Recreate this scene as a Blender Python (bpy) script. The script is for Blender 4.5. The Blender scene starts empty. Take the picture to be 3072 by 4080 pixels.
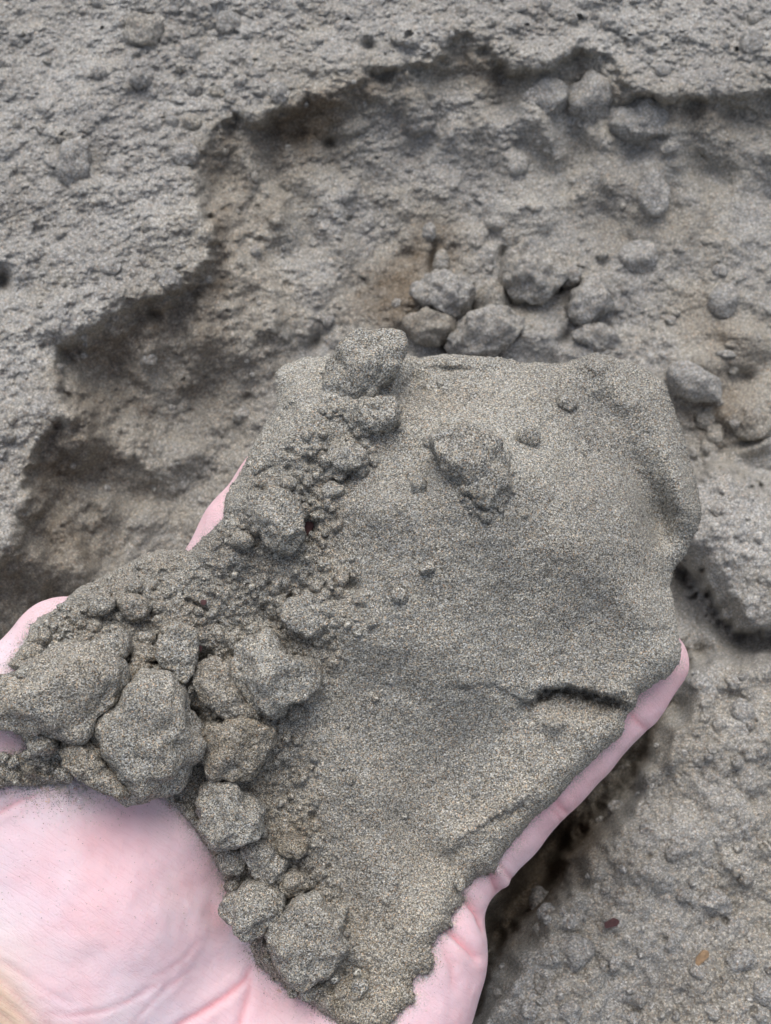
import bpy, bmesh, math, random
import numpy as np
from mathutils import Vector, Matrix

random.seed(7)
rng = np.random.default_rng(11)
scene = bpy.context.scene
col = scene.collection

# ------------------------------------------------------------------ camera
PITCH = math.radians(28)            # tilt from straight down
GROUND_D = 0.27                     # lens to ground along the axis, metres
F_PX = 4000.0                       # focal length in photo pixels (3072 x 4080)
W_PX, H_PX = 3072.0, 4080.0
ROT = Matrix.Rotation(PITCH, 3, 'X')
CAM = ROT @ Vector((0, 0, GROUND_D))
ROTN = np.array(ROT)
CAMN = np.array(CAM)
cam_data = bpy.data.cameras.new('camera')
cam = bpy.data.objects.new('camera', cam_data)
col.objects.link(cam)
cam.location = CAM
cam.rotation_euler = (PITCH, 0, 0)
cam_data.sensor_fit = 'VERTICAL'
cam_data.sensor_height = 36.0
cam_data.sensor_width = 36.0 * 771 / 1024
cam_data.lens = 36.0 * F_PX / H_PX
cam_data.clip_start = 0.01
cam_data.clip_end = 200.0
cam_data.dof.use_dof = True
cam_data.dof.focus_distance = 0.176
cam_data.dof.aperture_fstop = cam_data.lens / 1.0
scene.camera = cam

# ------------------------------------------------------------------ sky, sun, exposure
world = bpy.data.worlds.new('World')
scene.world = world
world.use_nodes = True
wn = world.node_tree.nodes
wl = world.node_tree.links
wn.clear()
sky = wn.new('ShaderNodeTexSky')
sky.sky_type = 'NISHITA'
sky.sun_disc = False
sky.sun_elevation = math.radians(68)
sky.sun_rotation = math.radians(-8)
sky.air_density = 1.0
sky.dust_density = 5.0
hsv = wn.new('ShaderNodeHueSaturation')      # overcast: almost colourless
hsv.inputs['Saturation'].default_value = 0.60
bg = wn.new('ShaderNodeBackground')
bg.inputs['Strength'].default_value = 0.13
wo = wn.new('ShaderNodeOutputWorld')
wl.new(sky.outputs[0], hsv.inputs['Color'])
wl.new(hsv.outputs[0], bg.inputs['Color'])
wl.new(bg.outputs[0], wo.inputs['Surface'])

sun_data = bpy.data.lights.new('sun', 'SUN')
sun_data.energy = 1.1
sun_data.angle = math.radians(45)
sun_data.color = (1.0, 0.985, 0.965)
sun = bpy.data.objects.new('sun', sun_data)
col.objects.link(sun)
_el, _az = math.radians(68), math.radians(-8)
_d = Vector((math.sin(_az) * math.cos(_el), math.cos(_az) * math.cos(_el), math.sin(_el)))
sun.rotation_euler = _d.to_track_quat('Z', 'Y').to_euler()

scene.view_settings.view_transform = 'Standard'
scene.view_settings.look = 'None'
scene.view_settings.gamma = 1.0
scene.view_settings.use_curve_mapping = False
scene.view_settings.exposure = 0.46
scene.render.engine = 'CYCLES'
scene.cycles.use_denoising = True
scene.cycles.max_bounces = 5
scene.cycles.diffuse_bounces = 3
scene.render.film_transparent = False


# ------------------------------------------------------------------ numeric helpers
def ray(px, py, d):
    """camera-frame point seen at photo pixel (px, py), d metres deep."""
    px = np.asarray(px, float)
    py = np.asarray(py, float)
    d = np.asarray(d, float)
    return np.stack([(px - 1536) / F_PX * d, -(py - 2040) / F_PX * d, -d + 0 * px], -1)


def proj(p):
    z = np.maximum(-p[..., 2], 1e-3)
    return 1536 + F_PX * p[..., 0] / z, 2040 - F_PX * p[..., 1] / z


def to_world(p):
    return p @ ROTN.T + CAMN


_perm = rng.permutation(512).astype(np.int32)
_perm = np.concatenate([_perm, _perm])
_g2 = rng.normal(size=(512, 2)); _g2 /= np.linalg.norm(_g2, axis=1)[:, None]
_g3 = rng.normal(size=(512, 3)); _g3 /= np.linalg.norm(_g3, axis=1)[:, None]
_g2 = _g2.astype(np.float32); _g3 = _g3.astype(np.float32)


def noise2(x, y):
    x = np.asarray(x, np.float32); y = np.asarray(y, np.float32)
    xi = np.floor(x).astype(np.int32); yi = np.floor(y).astype(np.int32)
    xf = x - xi; yf = y - yi
    u = xf * xf * xf * (xf * (xf * 6 - 15) + 10)
    v = yf * yf * yf * (yf * (yf * 6 - 15) + 10)

    def gr(i, j):
        h = _perm[_perm[(xi + i) & 511] + ((yi + j) & 511)]
        g = _g2[h & 511]
        return g[..., 0] * (xf - i) + g[..., 1] * (yf - j)
    a = gr(0, 0) * (1 - u) + gr(1, 0) * u
    b = gr(0, 1) * (1 - u) + gr(1, 1) * u
    return (a * (1 - v) + b * v) * 1.5


def noise3(p):
    p = np.asarray(p, np.float32)
    i = np.floor(p).astype(np.int32)
    f = p - i
    w = f * f * f * (f * (f * 6 - 15) + 10)
    out = 0
    for a in (0, 1):
        for b in (0, 1):
            for c in (0, 1):
                h = _perm[_perm[_perm[(i[:, 0] + a) & 511] + ((i[:, 1] + b) & 511)] + ((i[:, 2] + c) & 511)] & 511
                g = _g3[h]
                d = g[:, 0] * (f[:, 0] - a) + g[:, 1] * (f[:, 1] - b) + g[:, 2] * (f[:, 2] - c)
                ww = (w[:, 0] if a else 1 - w[:, 0]) * (w[:, 1] if b else 1 - w[:, 1]) * (w[:, 2] if c else 1 - w[:, 2])
                out = out + d * ww
    return out * 1.5


_off = rng.random((512, 3)).astype(np.float32)


def worley3(p):
    """rounded cell bumps in [0, 1]."""
    p = np.asarray(p, np.float32)
    i = np.floor(p).astype(np.int32)
    f = p - i
    best = np.full(len(p), 9.0, np.float32)
    for a in (-1, 0, 1):
        for b in (-1, 0, 1):
            for c in (-1, 0, 1):
                h = _perm[_perm[_perm[(i[:, 0] + a) & 511] + ((i[:, 1] + b) & 511)] + ((i[:, 2] + c) & 511)] & 511
                o = _off[h]
                d = (a + o[:, 0] - f[:, 0]) ** 2 + (b + o[:, 1] - f[:, 1]) ** 2 + (c + o[:, 2] - f[:, 2]) ** 2
                best = np.minimum(best, d)
    return np.sqrt(np.maximum(0, 1 - best))


def worley2(x, y):
    x = np.asarray(x, np.float32); y = np.asarray(y, np.float32)
    xi = np.floor(x).astype(np.int32); yi = np.floor(y).astype(np.int32)
    xf = x - xi; yf = y - yi
    best = np.full(x.shape, 9.0, np.float32)
    for a in (-1, 0, 1):
        for b in (-1, 0, 1):
            h = _perm[_perm[(xi + a) & 511] + ((yi + b) & 511)] & 511
            o = _off[h]
            best = np.minimum(best, (a + o[..., 0] - xf) ** 2 + (b + o[..., 1] - yf) ** 2)
    return np.sqrt(np.maximum(0, 1 - best))


def fbm2(x, y, o=4, gain=0.5, ridged=False):
    a, s, t = 1.0, 1.0, 0
    for k in range(o):
        n = noise2(x * s + 17.3 * k, y * s - 9.1 * k)
        t = t + a * ((1 - 2 * np.abs(n)) if ridged else n)
        a *= gain; s *= 2.03
    return t


def fbm3(p, o=4, gain=0.5):
    a, s, t = 1.0, 1.0, 0
    for k in range(o):
        t = t + a * noise3(p * s + 13.7 * k)
        a *= gain; s *= 2.03
    return t


def sstep(a, b, x):
    t = np.clip((x - a) / (b - a), 0, 1)
    return t * t * (3 - 2 * t)


def seg_dist(x, y, pts, closed=False):
    """distance to a polyline, and the signed side of the nearest segment."""
    best = np.full(x.shape, 1e9, np.float32)
    side = np.zeros(x.shape, np.float32)
    along = np.zeros(x.shape, np.float32)
    n = len(pts)
    m = n if closed else n - 1
    for k in range(m):
        ax, ay = pts[k]; bx, by = pts[(k + 1) % n]
        dx, dy = bx - ax, by - ay
        l2 = dx * dx + dy * dy + 1e-9
        t = np.clip(((x - ax) * dx + (y - ay) * dy) / l2, 0, 1)
        d = np.hypot(x - ax - t * dx, y - ay - t * dy)
        s = np.sign(dx * (y - ay) - dy * (x - ax))
        c = d < best
        best = np.where(c, d, best)
        side = np.where(c, s, side)
        along = np.where(c, (k + t) / m, along)
    return best, side, along


def inside(x, y, pts):
    c = np.zeros(x.shape, bool)
    n = len(pts)
    for k in range(n):
        ax, ay = pts[k]; bx, by = pts[(k + 1) % n]
        if ay == by:
            continue
        hit = ((ay > y) != (by > y)) & (x < (bx - ax) * (y - ay) / (by - ay) + ax)
        c ^= hit
    return c


def sdf_poly(x, y, pts):
    d, _, _ = seg_dist(x, y, pts, True)
    return np.where(inside(x, y, pts), d, -d)       # positive inside


def chaikin(pts, n=2):
    for _ in range(n):
        q = []
        for k in range(len(pts)):
            a, b = pts[k], pts[(k + 1) % len(pts)]
            q.append((a[0] * .75 + b[0] * .25, a[1] * .75 + b[1] * .25))
            q.append((a[0] * .25 + b[0] * .75, a[1] * .25 + b[1] * .75))
        pts = q
    return pts


class Lookup:
    """a map on a regular photo-pixel lattice, sampled bilinearly."""

    def __init__(self, x0, y0, x1, y1, step):
        self.x0, self.y0, self.s = x0, y0, step
        self.xs = np.arange(x0, x1 + step, step, dtype=np.float32)
        self.ys = np.arange(y0, y1 + step, step, dtype=np.float32)
        self.X, self.Y = np.meshgrid(self.xs, self.ys)
        self.a = np.zeros(self.X.shape, np.float32)

    def __call__(self, x, y):
        fx = np.clip((np.asarray(x) - self.x0) / self.s, 0, len(self.xs) - 1.001)
        fy = np.clip((np.asarray(y) - self.y0) / self.s, 0, len(self.ys) - 1.001)
        i = fx.astype(int); j = fy.astype(int)
        u = fx - i; v = fy - j
        a = self.a
        return (a[j, i] * (1 - u) * (1 - v) + a[j, i + 1] * u * (1 - v)
                + a[j + 1, i] * (1 - u) * v + a[j + 1, i + 1] * u * v)


def blur(a, n=1):
    for _ in range(n):
        p = np.pad(a, 1, mode='edge')
        a = (p[:-2, 1:-1] + 2 * p[1:-1, 1:-1] + p[2:, 1:-1]) / 4
        p = np.pad(a, 1, mode='edge')
        a = (p[1:-1, :-2] + 2 * p[1:-1, 1:-1] + p[1:-1, 2:]) / 4
    return a


def mesh_obj(name, verts, faces, mat, parent=None, attrs=None, smooth=True, origin=None):
    """verts (n,3) world, faces (m,3|4) int array."""
    verts = np.asarray(verts, np.float64)
    if origin is not None:
        verts = verts - np.asarray(origin)
    faces = np.asarray(faces, np.int32)
    k = faces.shape[1]
    me = bpy.data.meshes.new(name)
    me.vertices.add(len(verts))
    me.vertices.foreach_set('co', verts.astype(np.float32).ravel())
    me.loops.add(faces.size)
    me.loops.foreach_set('vertex_index', faces.ravel())
    me.polygons.add(len(faces))
    me.polygons.foreach_set('loop_start', np.arange(0, faces.size, k, dtype=np.int32))
    me.polygons.foreach_set('loop_total', np.full(len(faces), k, np.int32))
    me.polygons.foreach_set('use_smooth', np.full(len(faces), smooth))
    me.update(calc_edges=True)
    for an, av in (attrs or {}).items():
        at = me.attributes.new(an, 'FLOAT', 'POINT')
        at.data.foreach_set('value', np.asarray(av, np.float32))
    me.materials.append(mat)
    o = bpy.data.objects.new(name, me)
    col.objects.link(o)
    if origin is not None:
        o.location = Vector(origin)
    if parent:
        o.parent = parent
    return o


def tag(o, label=None, cat=None, group=None, kind=None):
    if label: o['label'] = label
    if cat: o['category'] = cat
    if group: o['group'] = group
    if kind: o['kind'] = kind
    return o


# ------------------------------------------------------------------ materials
def ramp(nt, stops, interp='LINEAR'):
    r = nt.nodes.new('ShaderNodeValToRGB')
    r.color_ramp.interpolation = interp
    e = r.color_ramp.elements
    while len(e) < len(stops):
        e.new(0.5)
    for i, (p, c) in enumerate(stops):
        e[i].position = p
        e[i].color = (*c, 1) if len(c) == 3 else c
    return r


def sand_material(name, grain, dark, lift, warm, bump, hue=1.0, flat_=0.0, gain=1.0, dry=(1.0, 1.0, 1.01)):
    m = bpy.data.materials.new(name)
    m.use_nodes = True
    nt = m.node_tree
    nd, lk = nt.nodes, nt.links
    bs = nd['Principled BSDF']
    bs.inputs['Roughness'].default_value = 0.95
    bs.inputs['Specular IOR Level'].default_value = 0.15
    tc = nd.new('ShaderNodeTexCoord')
    vo = nd.new('ShaderNodeTexVoronoi')
    vo.inputs['Scale'].default_value = 1.0 / grain
    lk.new(tc.outputs['Object'], vo.inputs['Vector'])
    sep = nd.new('ShaderNodeSeparateColor')
    lk.new(vo.outputs['Color'], sep.inputs[0])
    d = dark
    rp = ramp(nt, [(0.0, (.045 + lift * .6, .044 + lift * .6, .043 + lift * .6)),
                   (0.22, (.132 + d, .130 + d, .121 + d)),
                   (0.5, (.262, .259, .240)),
                   (0.78, (.38, .376, .350)),
                   (0.94, (.51, .505, .475)),
                   (1.0, (.72, .71, .68))])
    lk.new(sep.outputs[0], rp.inputs[0])
    con = nd.new('ShaderNodeMix'); con.data_type = 'RGBA'
    con.inputs[0].default_value = flat_
    con.inputs[7].default_value = (.258, .254, .238, 1)
    lk.new(rp.outputs[0], con.inputs[6])
    # a few ochre, rust and bluish grains
    rp2 = ramp(nt, [(0.0, (.62, .66, .75)), (0.25, (.95, .97, 1.0)), (0.6, (1, .99, .96)), (0.9, (1.05, .93, .76)), (1.0, (.95, .62, .42))])
    lk.new(sep.outputs[1], rp2.inputs[0])
    mul = nd.new('ShaderNodeMix'); mul.data_type = 'RGBA'; mul.blend_type = 'MULTIPLY'
    mul.inputs[0].default_value = hue
    lk.new(con.outputs[2], mul.inputs[6]); lk.new(rp2.outputs[0], mul.inputs[7])
    # broad tint: dry grey crust, damp brown patches; on the ground also painted-in shade
    n1 = nd.new('ShaderNodeTexNoise'); n1.inputs['Scale'].default_value = 55.0
    n1.inputs['Detail'].default_value = 6.0; n1.inputs['Roughness'].default_value = 0.65
    lk.new(tc.outputs['Object'], n1.inputs['Vector'])
    at = nd.new('ShaderNodeAttribute'); at.attribute_name = 'damp_shade'
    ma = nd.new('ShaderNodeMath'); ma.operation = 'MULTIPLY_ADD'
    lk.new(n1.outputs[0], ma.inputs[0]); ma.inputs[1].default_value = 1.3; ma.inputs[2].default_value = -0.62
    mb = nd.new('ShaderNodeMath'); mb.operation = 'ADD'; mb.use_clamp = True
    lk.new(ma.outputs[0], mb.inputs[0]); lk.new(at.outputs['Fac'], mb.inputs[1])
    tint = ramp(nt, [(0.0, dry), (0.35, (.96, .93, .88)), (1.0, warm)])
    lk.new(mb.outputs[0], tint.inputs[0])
    mu2 = nd.new('ShaderNodeMix'); mu2.data_type = 'RGBA'; mu2.blend_type = 'MULTIPLY'
    mu2.inputs[0].default_value = 1.0
    lk.new(mul.outputs[2], mu2.inputs[6]); lk.new(tint.outputs[0], mu2.inputs[7])
    lk.new(mu2.outputs[2], bs.inputs['Base Color'])
    n3 = nd.new('ShaderNodeTexNoise'); n3.inputs['Scale'].default_value = 32.0
    n3.inputs['Detail'].default_value = 5.0; n3.inputs['Roughness'].default_value = 0.6
    lk.new(tc.outputs['Object'], n3.inputs['Vector'])
    tone = ramp(nt, [(p_, tuple(c_ * gain for c_ in q_)) for p_, q_ in ((0.3, (.78, .78, .79)), (0.5, (1, 1, 1)), (0.7, (1.18, 1.19, 1.20)))])
    lk.new(n3.outputs[0], tone.inputs[0])
    mu3 = nd.new('ShaderNodeMix'); mu3.data_type = 'RGBA'; mu3.blend_type = 'MULTIPLY'
    mu3.inputs[0].default_value = 1.0
    lk.new(mu2.outputs[2], mu3.inputs[6]); lk.new(tone.outputs[0], mu3.inputs[7])
    lk.new(mu3.outputs[2], bs.inputs['Base Color'])
    # relief of the grains plus small clumps
    n2 = nd.new('ShaderNodeTexNoise'); n2.inputs['Scale'].default_value = 0.33 / grain
    n2.inputs['Detail'].default_value = 3.0
    lk.new(tc.outputs['Object'], n2.inputs['Vector'])
    inv = nd.new('ShaderNodeMath'); inv.operation = 'MULTIPLY_ADD'
    lk.new(vo.outputs['Distance'], inv.inputs[0]); inv.inputs[1].default_value = -0.8
    lk.new(n2.outputs[0], inv.inputs[2])
    # crumb relief where the sand is loose or broken
    v2 = nd.new('ShaderNodeTexVoronoi'); v2.inputs['Scale'].default_value = 0.16 / grain
    nz = nd.new('ShaderNodeTexNoise'); nz.inputs['Scale'].default_value = 0.12 / grain; nz.inputs['Detail'].default_value = 3.0
    mv = nd.new('ShaderNodeMix'); mv.data_type = 'RGBA'; mv.blend_type = 'LINEAR_LIGHT'; mv.inputs[0].default_value = 0.0012
    lk.new(tc.outputs['Object'], nz.inputs['Vector'])
    lk.new(tc.outputs['Object'], mv.inputs[6]); lk.new(nz.outputs['Color'], mv.inputs[7])
    lk.new(mv.outputs[2], v2.inputs['Vector'])
    a5 = nd.new('ShaderNodeAttribute'); a5.attribute_name = 'crumb'
    b2 = nd.new('ShaderNodeBump'); b2.invert = True
    b2.inputs['Distance'].default_value = grain * 3.6
    lk.new(a5.outputs['Fac'], b2.inputs['Strength']); lk.new(v2.outputs['Distance'], b2.inputs['Height'])
    bp = nd.new('ShaderNodeBump')
    lk.new(b2.outputs[0], bp.inputs['Normal'])
    bp.inputs['Strength'].default_value = bump
    bp.inputs['Distance'].default_value = grain * 0.9
    lk.new(inv.outputs[0], bp.inputs['Height'])
    lk.new(bp.outputs[0], bs.inputs['Normal'])
    return m


M_SAND = sand_material('held_sand', 0.00018, -0.02, 0.0, (.66, .585, .47), 0.9, .9, 0.13, 1.12, (1.0, .998, .972))
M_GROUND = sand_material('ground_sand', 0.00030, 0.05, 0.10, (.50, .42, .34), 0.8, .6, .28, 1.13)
M_GRAIN = sand_material('loose_sand', 0.0006, 0.1, 0.2, (.8, .7, .56), 0.1, 1.0, 0.0, 1.5)


def skin_material():
    m = bpy.data.materials.new('skin')
    m.use_nodes = True
    nt = m.node_tree
    nd, lk = nt.nodes, nt.links
    bs = nd['Principled BSDF']
    tc = nd.new('ShaderNodeTexCoord')
    n1 = nd.new('ShaderNodeTexNoise'); n1.inputs['Scale'].default_value = 60.0
    n1.inputs['Detail'].default_value = 3.0; n1.inputs['Roughness'].default_value = 0.55
    lk.new(tc.outputs['Object'], n1.inputs['Vector'])
    r1 = ramp(nt, [(0.30, (.70, .60, .65)), (0.45, (.70, .56, .61)), (0.58, (.70, .515, .56)), (0.72, (.70, .46, .495))])
    lk.new(n1.outputs[0], r1.inputs[0])
    # ruddier fingers, tanned wrist
    at = nd.new('ShaderNodeAttribute'); at.attribute_name = 'ruddy'
    mx = nd.new('ShaderNodeMix'); mx.data_type = 'RGBA'
    lk.new(at.outputs['Fac'], mx.inputs[0]); lk.new(r1.outputs[0], mx.inputs[6])
    mx.inputs[7].default_value = (.74, .46, .50, 1)
    a2 = nd.new('ShaderNodeAttribute'); a2.attribute_name = 'tan'
    my = nd.new('ShaderNodeMix'); my.data_type = 'RGBA'
    lk.new(a2.outputs['Fac'], my.inputs[0]); lk.new(mx.outputs[2], my.inputs[6])
    my.inputs[7].default_value = (.56, .42, .29, 1)
    a3 = nd.new('ShaderNodeAttribute'); a3.attribute_name = 'crease'
    mz = nd.new('ShaderNodeMix'); mz.data_type = 'RGBA'
    lk.new(a3.outputs['Fac'], mz.inputs[0]); lk.new(my.outputs[2], mz.inputs[6])
    mz.inputs[7].default_value = (.66, .27, .30, 1)
    # long fine wrinkle lines across the ball of the thumb
    mp = nd.new('ShaderNodeMapping'); mp.vector_type = 'TEXTURE'
    mp.inputs['Rotation'].default_value = (0, 0, math.radians(-30))
    mp.inputs['Scale'].default_value = (6.0, 0.55, 3.0)
    lk.new(tc.outputs['Object'], mp.inputs['Vector'])
    nw = nd.new('ShaderNodeTexNoise'); nw.inputs['Scale'].default_value = 620.0
    nw.inputs['Detail'].default_value = 3.0; nw.inputs['Distortion'].default_value = 0.3
    lk.new(mp.outputs[0], nw.inputs['Vector'])
    rw = ramp(nt, [(0.465, (0, 0, 0)), (0.5, (1, 1, 1)), (0.535, (0, 0, 0))])
    lk.new(nw.outputs[0], rw.inputs[0])
    mw = nd.new('ShaderNodeMix'); mw.data_type = 'RGBA'; mw.blend_type = 'MULTIPLY'
    mwf = nd.new('ShaderNodeMath'); mwf.operation = 'MULTIPLY'; mwf.inputs[1].default_value = 0.13
    lk.new(rw.outputs[0], mwf.inputs[0]); lk.new(mwf.outputs[0], mw.inputs[0])
    lk.new(mz.outputs[2], mw.inputs[6]); mw.inputs[7].default_value = (.75, .55, .58, 1)
    # dust caught in the skin next to the sand
    a4 = nd.new('ShaderNodeAttribute'); a4.attribute_name = 'dust'
    nq = nd.new('ShaderNodeTexNoise'); nq.inputs['Scale'].default_value = 3400.0; nq.inputs['Detail'].default_value = 2.0
    lk.new(tc.outputs['Object'], nq.inputs['Vector'])
    cq = nd.new('ShaderNodeMath'); cq.operation = 'MULTIPLY_ADD'; cq.use_clamp = True
    lk.new(nq.outputs[0], cq.inputs[0]); cq.inputs[1].default_value = 5.0; cq.inputs[2].default_value = -2.1
    mq = nd.new('ShaderNodeMath'); mq.operation = 'MULTIPLY'
    lk.new(cq.outputs[0], mq.inputs[0]); lk.new(a4.outputs['Fac'], mq.inputs[1])
    md = nd.new('ShaderNodeMix'); md.data_type = 'RGBA'
    lk.new(mq.outputs[0], md.inputs[0]); lk.new(mw.outputs[2], md.inputs[6]); md.inputs[7].default_value = (.36, .33, .29, 1)
    lk.new(md.outputs[2], bs.inputs['Base Color'])
    # skin relief: fine ridges, pores, wrinkles
    v = nd.new('ShaderNodeTexVoronoi'); v.feature = 'DISTANCE_TO_EDGE'; v.inputs['Scale'].default_value = 1500
    lk.new(tc.outputs['Object'], v.inputs['Vector'])
    mm = nd.new('ShaderNodeMath'); mm.operation = 'MULTIPLY_ADD'
    lk.new(rw.outputs[0], mm.inputs[0]); mm.inputs[1].default_value = -0.55
    lk.new(v.outputs[0], mm.inputs[2])
    bp = nd.new('ShaderNodeBump'); bp.inputs['Strength'].default_value = 0.32
    bp.inputs['Distance'].default_value = 0.00022
    lk.new(mm.outputs[0], bp.inputs['Height'])
    lk.new(bp.outputs[0], bs.inputs['Normal'])
    bs.inputs['Roughness'].default_value = 0.6
    bs.inputs['Specular IOR Level'].default_value = 0.35
    bs.inputs['Subsurface Weight'].default_value = 0.35
    bs.inputs['Subsurface Radius'].default_value = (1.0, 0.42, 0.3)
    bs.inputs['Subsurface Scale'].default_value = 0.0012
    return m


M_SKIN = skin_material()


def plain_material(name, c, rough=0.8):
    m = bpy.data.materials.new(name)
    m.use_nodes = True
    nt = m.node_tree
    bs = nt.nodes['Principled BSDF']
    bs.inputs['Roughness'].default_value = rough
    tc = nt.nodes.new('ShaderNodeTexCoord')
    n = nt.nodes.new('ShaderNodeTexNoise'); n.inputs['Scale'].default_value = 900
    nt.links.new(tc.outputs['Object'], n.inputs['Vector'])
    r = ramp(nt, [(0.3, tuple(x * .7 for x in c)), (0.7, tuple(min(1, x * 1.25) for x in c))])
    nt.links.new(n.outputs[0], r.inputs[0])
    nt.links.new(r.outputs[0], bs.inputs['Base Color'])
    return m


M_CHIP = plain_material('wood_chip', (.30, .2, .115))
M_FLAKE = plain_material('plum_flake', (.075, .032, .032))

# ------------------------------------------------------------------ the ground
TILT = math.radians(18)
U = np.array([1.0, 0, 0]); V = np.array([0, math.cos(TILT), -math.sin(TILT)])
N = np.array([0, math.sin(TILT), math.cos(TILT)])

RIDGE = [(-900, 2700), (-300, 2420), (0, 2231), (55, 2176), (92, 2038), (101, 1853), (184, 1733), (277, 1650), (198, 1484), (212, 1383),
         (277, 1337), (443, 1272), (572, 1189), (719, 1143), (811, 1042), (825, 968), (821, 876), (784, 784), (770, 664),
         (784, 590), (871, 498), (931, 452), (1014, 470), (1106, 433), (1245, 396), (1383, 350), (1475, 277), (1591, 267),
         (1702, 230), (1776, 184), (1831, 138), (1896, 152), (1951, 184), (1988, 230), (2052, 267), (2135, 286), (2218, 267),
         (2274, 194), (2320, 184), (2393, 221), (2467, 267), (2532, 369), (2624, 369), (2698, 387), (2873, 378), (3011, 369),
         (3100, 364), (3500, 420), (4600, 380)]
CRUST = RIDGE + [(4600, -3000), (-4000, -3000), (-4000, 2700)]
BLOCK = [(2745, 1960), (2800, 1935), (2860, 1866), (2920, 1890), (2960, 1930), (3040, 1950), (3200, 1950), (3600, 2000),
         (3700, 2520), (3300, 2560), (3072, 2505), (2975, 2525), (2915, 2490), (2860, 2370), (2800, 2315), (2770, 2250), (2700, 2160)]
FLAT = [(2760, 2620), (2640, 2860), (2590, 3000), (2540, 3120), (2440, 3180), (2370, 3270), (2300, 3350), (2262, 3420), (2285, 3500), (2300, 3580),
        (2200, 3585), (2140, 3640), (2040, 3740), (1960, 3900), (1880, 4090), (1700, 4500), (1500, 5600), (5000, 5600), (5000, 2560), (3072, 2600), (2950, 2660)]

base = Lookup(-1800, -1700, 4900, 5900, 8)
X, Y = base.X, base.Y
wx = X + 34 * noise2(X / 130, Y / 130) + 18 * noise2(X / 48, Y / 48) + 9 * noise2(X / 19, Y / 19)
wy = Y + 34 * noise2(X / 130 + 31, Y / 130) + 18 * noise2(X / 48 + 31, Y / 48) + 9 * noise2(X / 19 + 31, Y / 19)
sd = sdf_poly(wx, wy, CRUST)
lf = sstep(1300, 600, X) * sstep(700, 1300, Y)
under = np.maximum(-sd, 0)
h = 13 - (10 + 1 * lf) * (1 - np.exp(-under / (45 + 30 * noise2(X / 170, Y / 170)))) - (42 + 20 * lf) * (1 - np.exp(-under / (620 + 60 * lf)))
h -= 2.5 * np.exp(-np.maximum(sd, 0) / 40)
h += np.where(sd < 0, 6.0 * noise2(X / 130 + 3, Y / 210) * sstep(0, 80, -sd) * sstep(800, 250, -sd), 0)    # buttresses on the dug face
h += 3.0 * sstep(150, 800, sd)
CR = sstep(-6, 30, sd)                                                       # crust mask
sb = sdf_poly(wx, wy, BLOCK)
blk = sstep(-30, 10, sb)
h = np.where(sb > -60, np.maximum(h, -34 + 34 * sstep(-45, 6, sb) + 7 * (1 - np.exp(-np.maximum(sb, 0) / 90))), h)
sf = sdf_poly(wx, wy, FLAT)
flt = sstep(-60, 15, sf)
low = sstep(2300, 2700, Y)
h = h * (1 - low * (1 - CR) * (1 - blk)) + low * (1 - CR) * (1 - blk) * (-14 + 18 * flt)
TRENCH = [(2760, 2600), (2600, 2900), (2470, 3070), (2330, 3230), (2200, 3390), (2120, 3540), (2000, 3710), (1910, 3930), (1840, 4150), (1700, 4500)]
td, _, tal = seg_dist(X + 26 * noise2(X / 120 + 5, Y / 120), Y + 26 * noise2(X / 120 + 55, Y / 120), TRENCH)
tdep = np.interp(tal, np.linspace(0, 1, 10), [16, 22, 32, 40, 44, 40, 30, 24, 18, 10]) * (1 + .15 * noise2(X / 90, Y / 90))
twid = np.interp(tal, np.linspace(0, 1, 10), [80, 110, 135, 150, 150, 140, 115, 95, 80, 60])
h -= tdep * sstep(1.15, .1, td / (twid * (1 + .35 * noise2(X / 95 + 8, Y / 95))))
# chasm beside the little finger and the crack under the right-hand block
for cx, cy, rx, ry, ang, amp in [(2220, 3320, 50, 150, 35, -14), (2900, 2440, 50, 150, -28, -14),
                                 (2745, 2290, 60, 90, 0, -14),
                                 (10, 1120, 32, 42, 0, -12), (1470, 185, 28, 22, 0, -7), (735, 553, 16, 14, 0, -7), (1795, 180, 22, 30, 0, -6),
                                 (1255, 1365, 22, 45, 30, -7), (1800, 1370, 30, 24, 0, -9), (1727, 1040, 14, 70, 5, -6), (1625, 1020, 40, 22, 0, -5),
                                 (2005, 1020, 18, 40, 0, -7), (2030, 1170, 20, 34, -20, -8), (2225, 1140, 20, 30, 20, -8), (2250, 1350, 20, 38, 35, -7),
                                 (1300, 870, 60, 50, 40, -3), (1130, 755, 25, 20, 30, -5), (835, 866, 20, 16, 0, -6), (1310, 570, 24, 18, 0, -6),
                                 (610, 1250, 30, 14, 20, -5), (2960, 1500, 60, 30, 10, -6), (2975, 1760, 60, 22, -20, -8), (2800, 1680, 26, 30, 0, -6)]:
    c, s = math.cos(math.radians(ang)), math.sin(math.radians(ang))
    a = (X - cx) * c + (Y - cy) * s
    b = -(X - cx) * s + (Y - cy) * c
    h += amp * np.exp(-(a / rx) ** 2 - (b / ry) ** 2)
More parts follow.
